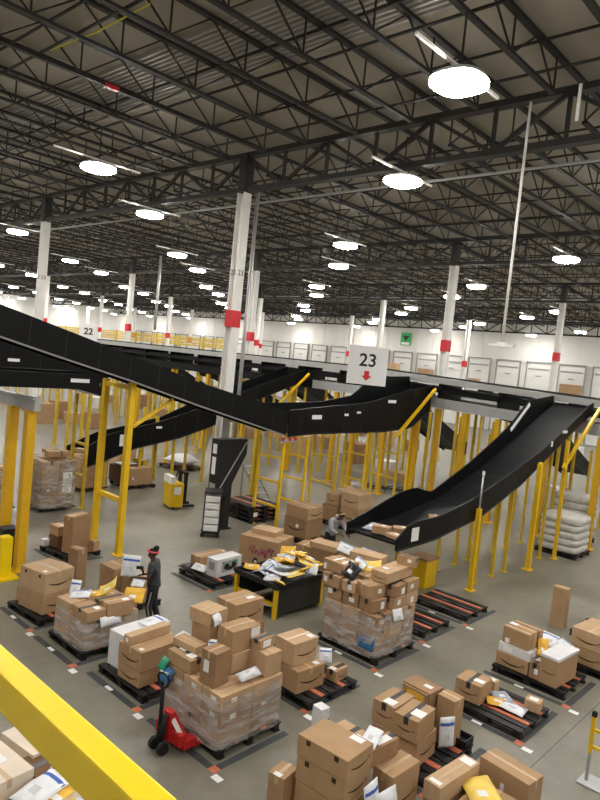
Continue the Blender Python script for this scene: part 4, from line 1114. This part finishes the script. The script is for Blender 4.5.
tag(MB().box((-22.02, 11.9, 1.05), (.01, .36, .75)).build('load_sheet', 'paper'), 'white paper sheet on the side of the tall wrapped load at the left', 'paper')
heap('the wrapped load partly hidden by the yellow columns', -23.4, 9.6, 3, 1.3, 1.4, 4)
heap('the film-wrapped load at the left edge of the photo', -21.2, 8.4, 3, 1.2, 1.2, 2)
heap('the unwrapped box load behind the tall wrapped one', -25.1, 14.4, 3, 1.3, 1.3, 3, False)
pallet('black pallet with an open box and a yellow crate in the left background', -24.9, 16.6, 1.5, 1.5)
B('wide brown box on the background pallet right of the gantry', (-24.5, 16.5), (.6, 1.2), PZ, .75, 0, 'tan', '', [('r', -.3, .4, .1, .1)])
B('white-topped dark crate on the background pallet behind the gantry', (-25.3, 16.4), (.8, 1.1), PZ, .72, 0, None, '', None, 'cardboard_dark')
mailer('white bag on the dark crate in the left background', (-25.3, 16.4, .95), (.7, .9), (0, 0, 0), 'white_mailer', .06, 0, None, False, False)
B('yellow crate at the back of the background pallet', (-25.2, 17.15), (.8, .3), PZ, .95, 0, None, '', None, 'yellow_old', name='yellow_crate', cat='crate')
pallet('black pallet with a heap of white film in the left background', -27.7, 21.4, 1.9, 1.6)
mailer('heap of crumpled white film on the background pallet', (-27.7, 21.4, .45), (1.5, 1.3), (0, 0, 15), 'white_mailer', .32, 0, None, False, False, 'film_heap')
# loads far away under and beyond the sorter
random.seed(9)
cells = [(-10.5-2.6*i, yy) for i in range(20) for yy in (31.8, 34.4, 37., 45., 48.5, 52., 56., 60.)]
random.shuffle(cells)
for (x, y) in cells[:64]:
    if abs(x+18.1) < 1 or abs(x+33.4) < 1 or abs(x+48.7) < 1: continue
    g = 'boxes on the floor far beyond the sorter'
    carton('brown box standing on the floor far beyond the sorter', (x, y), (random.uniform(.9, 1.4), random.uniform(.9, 1.3)), 0, random.uniform(.5, 1.5), random.uniform(-6, 6), None, '', None,
           random.choice(('cardboard', 'cardboard_pale', 'cardboard_deep', 'white_carton')), g)
cells = [(-30.5-2.4*i, yy) for i in range(13) for yy in (19.5, 22., 24.4)]
random.shuffle(cells)
for (x, y) in cells[:9]:
    if abs(x+33.4) < 1: continue
    carton('brown box on the floor in the far left lanes', (x, y), (1.1, 1.1), 0, random.uniform(.6, 1.5), random.uniform(-5, 5), None, '', None, random.choice(('cardboard', 'cardboard_pale', 'cardboard_deep')), 'boxes in the far left lanes')
for (x, dy, s_, lab) in ((-10.3, .9, (.8, .6, .45), 'brown box riding on the sorting conveyor near the right column'),
                      (-14.6, .6, (.5, .3, .16), 'small pale parcel riding on the sorting conveyor'),
                      (-25.6, 14.0, (.9, .9, .7), 'brown box on the second conveyor left of the 23 sign'),
                      (-28.4, 14.0, (.7, .8, .9), 'pale box on the second conveyor farther left')):
    carton(lab, (x, 27.0+dy), s_[:2], zs(x)+(-.42 if dy > 5 else 0)+.03, s_[2], 8, 'tan', '', None, 'cardboard' if 'brown' in lab else 'cardboard_pale')

# ------------------------------------------------------------------ hand pallet jack
p = Vector((-7.98, 6.45, 0))
t = thing('pallet_jack', 'red hand pallet jack with black handle under the wrapped load', 'pallet jack', p, 0)
for sx in (-.27, .27):
    MB().box((sx, .85, .10), (.16, 1.3, .06)).box((sx, .12, .16), (.17, .25, .14)).build('fork', 'red', t, bevel=.01)
MB().box((0, -.02, .24), (.66, .12, .20)).prism([(-.12, .14), (.22, .14), (.16, .26), (-.02, .62), (-.12, .62)], 'x', -.1, .1).build('frame', 'red', t, bevel=.012)
MB().bar((.30, .10, .18), (.02, -.06, .60), .10, .06).bar((-.30, .10, .18), (-.02, -.06, .60), .10, .06).build('brace', 'red', t)
MB().bar((.245, -.005, .31), (.10, -.075, .52), .075, .012, upv=(0.4, -.8, .5)).build('label_strip', 'paper', t)
MB().tube([(0, -.22, .18), (0, -.2, .58)], .07, 12).build('hydraulic_pump', 'rubber', t, smooth=True)
for sx in (-.11, .11): MB().tube([(sx-.035, -.24, .10), (sx+.035, -.24, .10)], .10, 16).build('steer_wheel', 'rubber', t)
h0 = Vector((0, -.24, .45)); h1 = Vector((.17, -.38, 1.16)); d = (h1-h0).normalized(); sd = Vector((.8, .0, .1)).normalized()
MB().tube([h0, h1], .032, 10).build('handle_shaft', 'rubber', t, smooth=True)
lp = [h1, h1+sd*.10+d*.06, h1+sd*.14+d*.20, h1+sd*.10+d*.28, h1+d*.30, h1-sd*.10+d*.28, h1-sd*.14+d*.20, h1-sd*.10+d*.06, h1]
MB().tube(lp, .022, 8).build('handle_loop', 'rubber', t, smooth=True)
MB().bar(h1+d*.30-sd*.10, h1+d*.30+sd*.10, .03).build('release_lever', 'steel_grey', t)

# ------------------------------------------------------------------ powered truck, tray cart, black lift cabinet, pallet stack
p = at(172, 507)
t = thing('powered_pallet_truck', 'small yellow powered pallet truck in the aisle at the left', 'pallet truck', (p.x, p.y, 0), R(-15))
MB().box((0, 0, .55), (.85, .55, .95)).build('body', 'yellow', t, bevel=.05)
MB().box((-.02, -.18, 1.15), (.8, .2, .30)).build('white_hood', 'steel_white', t, bevel=.02)
MB().box((.3, .36, .85), (.12, .12, 1.2)).box((-.3, .36, .85), (.12, .12, 1.2)).box((0, .36, 1.42), (.75, .14, .1)).build('mast', 'rubber', t)
for sx in (-.25, .25): MB().box((sx, .55, .10), (.16, .5, .08)).build('fork', 'rubber', t)
for sx in (-.3, .3): MB().tube([(sx-.05, -.1, .12), (sx+.05, -.1, .12)], .12, 14).build('wheel', 'rubber', t)
MB().tube([(-.2, .1, 1.1), (-.2, .25, 1.5), (.2, .25, 1.5), (.2, .1, 1.1)], .03, 8).build('handle_bar', 'rubber', t)
MB().box((.43, .0, .75), (.01, .3, .3)).build('paper_label', 'paper', t)
p = at(210, 535)
t = thing('tray_cart', 'black wheeled cart stacked with white trays in the aisle', 'cart', (p.x, p.y, 0), R(-42))
MB().box((0, 0, .16), (.72, .6, .06)).build('base', 'rubber', t)
for sx in (-.34, .34):
    for sy in (-.27, .27):
        MB().box((sx, sy, .85), (.04, .04, 1.4)).build('upright', 'rubber', t); MB().ball((sx*.9, sy, .07), .07).build('caster', 'rubber', t, smooth=True)
MB().box((0, 0, 1.56), (.74, .6, .06)).build('top_shelf', 'rubber', t)
MB().box((-.37, 0, .9), (.04, .5, 1.1)).build('side_board', 'amber', t)
for k in range(5):
    z = .2+k*.255
    o = tag(MB().box((0, 0, .11), (.60, .56, .20)).build('paper_tray', 'paper', None, (p.x, p.y, z), R(-42), bevel=.02), 'white tray of the stack held in the black cart', 'tray', 'white trays in the cart')
p1 = at(214, 490); p2 = at(240, 493)
t = thing('lift_cabinet', 'tall black cabinet with slanted underside and white notices before the nearest column', 'cabinet', (-17.55, 15.0, 0))
MB().prism([(0, 1.25), (.50, 1.25), (1.32, 2.75), (1.32, 3.3), (0, 3.3)], 'x', -.21, .21).build('body', 'black_plastic', t)
MB().bar((.22, .12, 1.5), (.22, 1.28, 3.2), .04).build('edge_rail', 'steel_grey', t)
for z in (2.95, 2.35): MB().box((-.02, -.006, z), (.2, .01, .34 if z > 2.5 else .62)).build('notice', 'paper', t)
MB().box((-.0, -.006, 1.55), (.3, .01, .34)).build('vent_grille', 'steel_grey', t)
MB().box((-.02, .68, .82), (.3, .26, 1.64)).box((-.02, .68, .02), (.4, .5, .04)).build('pedestal', 'rubber', t)
t = thing('rolling_steps', 'dark metal rolling steps standing behind the black cabinet', 'steps', (-20.6, 19.6, 0), R(0))
for k in range(6): MB().box((k*.22, 0, 1.5-k*.25), (.26, .6, .04)).build('tread', 'steel_grey', t)
for sy in (-.3, .3): MB().bar((-.1, sy, 1.62), (1.3, sy, .1), .05).build('stringer', 'dark_frame', t); MB().bar((-.05, sy, 0), (-.05, sy, 1.6), .05).build('leg', 'dark_frame', t)
ps = ['bottom', 'second lowest', 'third', 'topmost']
for k in range(4):
    pallet(ps[k]+' black pallet in the stack left of the scaffold frames', -18.35, 17.75, 1.75, 1.5, 0, k*.1665)
tag(MB().box((-17.47, 17.2, .36), (.01, .2, .16)).build('pallet_tag', 'paper'), 'white tag stuck on the stack of black pallets', 'tag')
for k in range(3):
    t = thing('wire_reel', 'low dark wire coil lying on the floor under the conveyors', 'coil', (at(375+22*k, 489+3*k).x, at(375+22*k, 489+3*k).y, 0), 0, 'wire coils under the conveyors')
    MB().tube([(.6*math.cos(q*.42), .5*math.sin(q*.42), .05+.006*q) for q in range(31)], .03, 6).build('coil', 'rubber', t)

# ------------------------------------------------------------------ near railing on the mezzanine and barrier at lower right
struct(MB().box((-1., -3.6, 4.5), (9., 7.2, .2)).build('floor_mezzanine', 'steel_grey'))
for x in (-4.5, 2.5):
    for y in (-6, -.2): struct(MB().box((x, y, 2.2), (.25, .25, 4.4)).build('trim_%d' % (10+int(x)+int(-y)), 'amber'))
t = thing('guard_rail', 'thick yellow mezzanine railing crossing the lower left corner', 'railing', (0, .697, 4.6))
MB().box((-1.2, -.003, .955), (7, .062, .09)).build('top_rail', 'yellow_rail', t, bevel=.006)
for x in (-4.4, -3.0, .2, 1.8):
    MB().bar((x, -.10, .0), (x, -.0, .92), .05).build('rail_post', 'yellow_rail', t); MB().box((x, -.15, .01), (.16, .14, .02)).build('base_flange', 'yellow_rail', t)
p = at(586, 781)
t = thing('safety_barrier', 'yellow barrier with black caps standing at the lower right edge', 'barrier', (p.x, p.y, 0))
for x in (0, .9):
    MB().box((x, 0, .25), (.045, .045, .5)).build('lower_post', 'steel_grey', t)
    MB().box((x, 0, .80), (.06, .06, .62)).build('post', 'yellow', t)
    MB().box((x, 0, 1.14), (.075, .075, .09)).build('cap', 'rubber', t, bevel=.015)
for z in (.88, .6): MB().box((.45, 0, z), (.9, .04, .05)).build('crossbar', 'yellow', t)
MB().box((.45, .02, .012), (1.1, .4, .024)).build('foot', 'steel_grey', t)

# ------------------------------------------------------------------ people
def skin(name, chains, material, parent, sub=2):
    """chains: lists of (point, radius); points shared by identity of coordinates join up"""
    vs, es, rs, idx = [], [], [], {}
    for ch in chains:
        prev = None
        for (p, r) in ch:
            k = tuple(round(c, 4) for c in p)
            if k not in idx: idx[k] = len(vs); vs.append(k); rs.append(r)
            i = idx[k]
            if prev is not None and prev != i: es.append((prev, i))
            prev = i
    me = bpy.data.meshes.new(name); me.from_pydata(vs, es, []); o = bpy.data.objects.new(name, me); C.objects.link(o)
    md = o.modifiers.new('skin', 'SKIN'); md.use_smooth_shade = True
    for i, d in enumerate(me.skin_vertices[0].data):
        r = rs[i]; d.radius = r if isinstance(r, tuple) else (r, r)
        d.use_root = (i == 0)
    sb = o.modifiers.new('sub', 'SUBSURF'); sb.levels = sub; sb.render_levels = sub
    bpy.context.view_layer.update()
    m2 = bpy.data.meshes.new_from_object(o.evaluated_get(bpy.context.evaluated_depsgraph_get()))
    bpy.data.objects.remove(o); bpy.data.meshes.remove(me)
    m2.name = name; m2.materials.clear(); m2.materials.append(MATS[material])
    for f in m2.polygons: f.use_smooth = True
    return link(name, m2, parent)
def hand(wr, dr, side, curl=(0, 0, -1)):
    """palm and five fingers from the wrist point along dr"""
    wr, dr, side, curl = Vector(wr), Vector(dr).normalized(), Vector(side).normalized(), Vector(curl).normalized()
    palm = wr+dr*.055; ch = [[(tuple(wr), .024), (tuple(palm), (.034, .022))]]
    for k, (o_, l) in enumerate(((.028, .072), (.010, .08), (-.009, .075), (-.026, .06))):
        a = palm+side*o_+dr*.03; b_ = a+dr*l*.5+curl*.006; c_ = b_+dr*l*.38+curl*.028
        ch.append([(tuple(palm), (.034, .022)), (tuple(a), .0105), (tuple(b_), .0095), (tuple(c_), .008)])
    a = wr+dr*.03+side*.03; b_ = a+side*.028+dr*.03; c_ = b_+dr*.03+curl*.012
    ch.append([(tuple(palm), (.034, .022)), (tuple(a), .012), (tuple(b_), .010), (tuple(c_), .0085)])
    return ch
def face(head, fw, parent):
    fw = Vector(fw).normalized(); sd = Vector((-fw.y, fw.x, 0)).normalized(); upv = sd.cross(fw)*-1
    if upv.z < 0: upv = -upv
    h = Vector(head)
    e = MB()
    for s in (-1, 1): e.ball(h+fw*.088+sd*.032*s+upv*.012, .011)
    e.build('eyes', 'paper', parent, smooth=True)
    e = MB()
    for s in (-1, 1): e.ball(h+fw*.097+sd*.032*s+upv*.012, .006)
    e.build('pupils', 'sign_black', parent, smooth=True)
    MB().bar(h+fw*.094-sd*.024-upv*.062, h+fw*.094+sd*.024-upv*.062, .008, .012).build('mouth', 'pink', parent)
def headchains(neck, head, fw):
    h = Vector(head); f = Vector(fw).normalized(); n = Vector(neck); sd = Vector((-f.y, f.x, 0)).normalized()
    upv = (h-n).normalized()
    H0 = h-upv*.06+f*.015; H1 = h+upv*.02; H2 = h+upv*.075
    ch = [[(tuple(n), .052), (tuple(H0), (.068, .072)), (tuple(H1), (.082, .092)), (tuple(H2), (.062, .07))]]
    nose = h+f*.085-upv*.015; ch.append([(tuple(H1), (.082, .092)), (tuple(nose), .014), (tuple(nose+f*.022-upv*.012), .011)])
    for s in (-1, 1): ch.append([(tuple(H1), (.082, .092)), (tuple(h+sd*s*.080), .018), (tuple(h+sd*s*.094-upv*.005), .014)])
    return ch
def person(label, loc, yaw, J, colors, fw, hair=None):
    """J: joint positions in the figure's own frame, facing +y"""
    t = thing('person', label, 'person', loc, yaw)
    g = {k: Vector(v) for k, v in J.items()}
    T = tuple
    ch = [[(T(g['pelvis']), (.13, .10)), (T(g['waist']), (.12, .095)), (T(g['chest']), (.15, .11)), (T(g['neckb']), .075), (T(g['neck']), .052)]]
    ch += headchains(g['neck'], g['head'], fw)
    for s in 'lr':
        ch.append([(T(g['chest']), (.15, .11)), (T(g['sh'+s]), .058), (T(g['el'+s]), .042), (T(g['wr'+s]), .026)])
        dr = (g['wr'+s]-g['el'+s]); sdv = Vector((1, 0, 0)) if s == 'l' else Vector((-1, 0, 0))
        ch += hand(g['wr'+s], dr, sdv)
        ch.append([(T(g['pelvis']), (.13, .10)), (T(g['hip'+s]), .088), (T(g['kn'+s]), .058), (T(g['an'+s]), .038), (T(g['to'+s]), .034)])
    body = skin('body', ch, 'skin', t)
    top, leg = colors
    ch = [[(T(g['pelvis']+(g['pelvis']-g['waist'])*.55), (.188, .166)), (T(g['pelvis']), (.184, .160)), (T(g['waist']), (.158, .135)), (T(g['chest']), (.178, .138)), (T(g['neckb']), .095)]]
    k_ = .62 if top == 'shirt_grey' else 1.0
    for s in 'lr':
        e = g['sh'+s].lerp(g['el'+s], k_)
        c_ = [(T(g['chest']), (.178, .138)), (T(g['sh'+s]), .082), (T(e), .066)]
        if k_ == 1.0: c_.append((T(g['el'+s].lerp(g['wr'+s], .9)), .042))
        ch.append(c_)
    skin('shirt' if top == 'shirt_grey' else 'hoodie', ch, top, t)
    ch = [[(T(g['pelvis']+Vector((0, 0, .14))), (.150, .122)), (T(g['pelvis']), (.166, .14))]]
    for s in 'lr': ch.append([(T(g['pelvis']), (.166, .14)), (T(g['hip'+s]), .108), (T(g['kn'+s]), .076), (T(g['an'+s]+Vector((0, 0, .02))), .056)])
    skin('trousers', ch, leg, t)
    for s in 'lr':
        d = (g['to'+s]-g['an'+s]); d.z = 0; d.normalize(); a = Vector((g['an'+s].x, g['an'+s].y, .045))
        skin('shoe', [[(T(a-d*.06), .05), (T(a+d*.06), .05), (T(a+d*.17), .042)]], 'rubber', t)
    return t, g
# standing person in grey shirt, handling mailers
J = dict(pelvis=(0, 0, .93), waist=(0, .01, 1.08), chest=(0, .03, 1.28), neckb=(0, .04, 1.42), neck=(0, .055, 1.48), head=(0, .085, 1.60),
         shl=(-.19, .03, 1.38), ell=(-.23, .08, 1.12), wrl=(-.16, .33, 1.10), shr=(.19, .03, 1.38), elr=(.23, .02, 1.11), wrr=(.18, .27, 1.06),
         hipl=(-.09, .0, .86), knl=(-.10, .06, .48), anl=(-.11, -.02, .08), tol=(-.12, .14, .035), hipr=(.09, 0, .86), knr=(.10, .0, .48), anr=(.11, -.14, .08), tor=(.13, .02, .035))
t, g = person('person in dark grey t-shirt and pink headband standing at the wrapped load', (-11.97, 8.78, 0), R(132), J, ('shirt_grey', 'trouser_black'), (0, 1, -.25))
t.scale = (1.08, 1.08, 1.05)
h = g['head']
MB().ball(h+Vector((0, -.02, .04)), (.096, .108, .085), 16, 10).build('hair', 'hair', t, smooth=True)
MB().ball(h+Vector((0, -.075, .13)), (.062, .062, .055), 14, 8).build('hair_bun', 'hair', t, smooth=True)
mb = MB(); mb.tube([h+Vector((.101*math.cos(q*.3142), .112*math.sin(q*.3142)-.012, .055+.014*math.sin(q*.3142))) for q in range(21)], .021, 8)
mb.build('headband', 'pink', t, smooth=True)
for s in (-1, 1):
    pts = (g['hipl'], g['knl'], g['anl']) if s < 0 else (g['hipr'], g['knr'], g['anr'])
    MB().tube([pts[0]+Vector((s*.10, 0, -.05)), pts[1]+Vector((s*.07, 0, 0)), pts[2]+Vector((s*.05, 0, .06))], .016, 6).build('trouser_stripe', 'stripe_grey', t)
face(h, (0, 1, -.1), t)
# bending person in grey hoodie at the chute mouth
J = dict(pelvis=(0, 0, .95), waist=(0, .06, 1.10), chest=(0, .18, 1.31), neckb=(0, .27, 1.42), neck=(0, .32, 1.46), head=(0, .42, 1.54),
         shl=(-.20, .20, 1.37), ell=(-.26, .34, 1.12), wrl=(-.17, .56, 1.04), shr=(.20, .20, 1.37), elr=(.26, .32, 1.12), wrr=(.17, .54, 1.06),
         hipl=(-.09, 0, .87), knl=(-.10, .08, .48), anl=(-.11, -.02, .08), tol=(-.12, .15, .035), hipr=(.09, 0, .87), knr=(.10, .05, .48), anr=(.11, -.08, .08), tor=(.12, .08, .035))
q = at(341, 517, 1.60)
t, g = person('person in grey hoodie with patterned headwrap bending at the chute mouth', (q.x-.40, q.y+.06, 0), R(-98), J, ('hoodie', 'trouser_black'), (0, 1, -.7))
t.scale = (1.06, 1.06, 1.06)
h = g['head']
MB().ball(h+Vector((0, -.01, .03)), (.094, .10, .088), 16, 10).build('hair', 'hair', t, smooth=True)
mb = MB(); mb.tube([h+Vector((.098*math.cos(q*.3142), .104*math.sin(q*.3142)-.01, .055+.03*math.sin(q*.3142))) for q in range(21)], .026, 8)
mb.build('headwrap', 'headwrap', t, smooth=True)
MB().ball(h+Vector((0, -.15, -.04)), (.11, .09, .07), 14, 8).build('hood', 'hoodie', t, smooth=True)
face(h, (0, 1, -.5), t)
# what the standing person is sorting
def on(u, v, z): q = at(u, v, z); return (q.x, q.y, z)
mailer('white mailer with blue bands upright beside the person in pink headband', on(131, 566, 1.18), (.42, .5), (72, 0, 40), 'white_mailer', .02)
mailer('small white parcel held by the person in pink headband', on(138, 583, 1.12), (.28, .22), (25, 0, 40), 'white_mailer', .04)
mailer('orange padded envelope hanging over the load edge before the person', on(134, 595, .98), (.44, .36), (38, 0, 42), 'kraft_mailer', .03)
B('brown box edge under the orange envelope at the person\'s hands', on(126, 596, .86)[:2], (.42, .4), PZ, .68, 40, None, '', None)
t = thing('hand_scanner', 'black hand scanner held up by the person in pink headband', 'scanner', on(142, 570, 1.3), R(130))
MB().box((0, .05, .05), (.07, .16, .07)).build('scanner_head', 'rubber', t, bevel=.015); MB().bar((0, 0, .04), (0, -.05, -.10), .045).build('grip', 'rubber', t)

# world: a dim neutral hall
w = bpy.data.worlds.new('world'); scene.world = w; w.use_nodes = True
w.node_tree.nodes['Background'].inputs[0].default_value = (.05, .05, .05, 1)
w.node_tree.nodes['Background'].inputs[1].default_value = .2
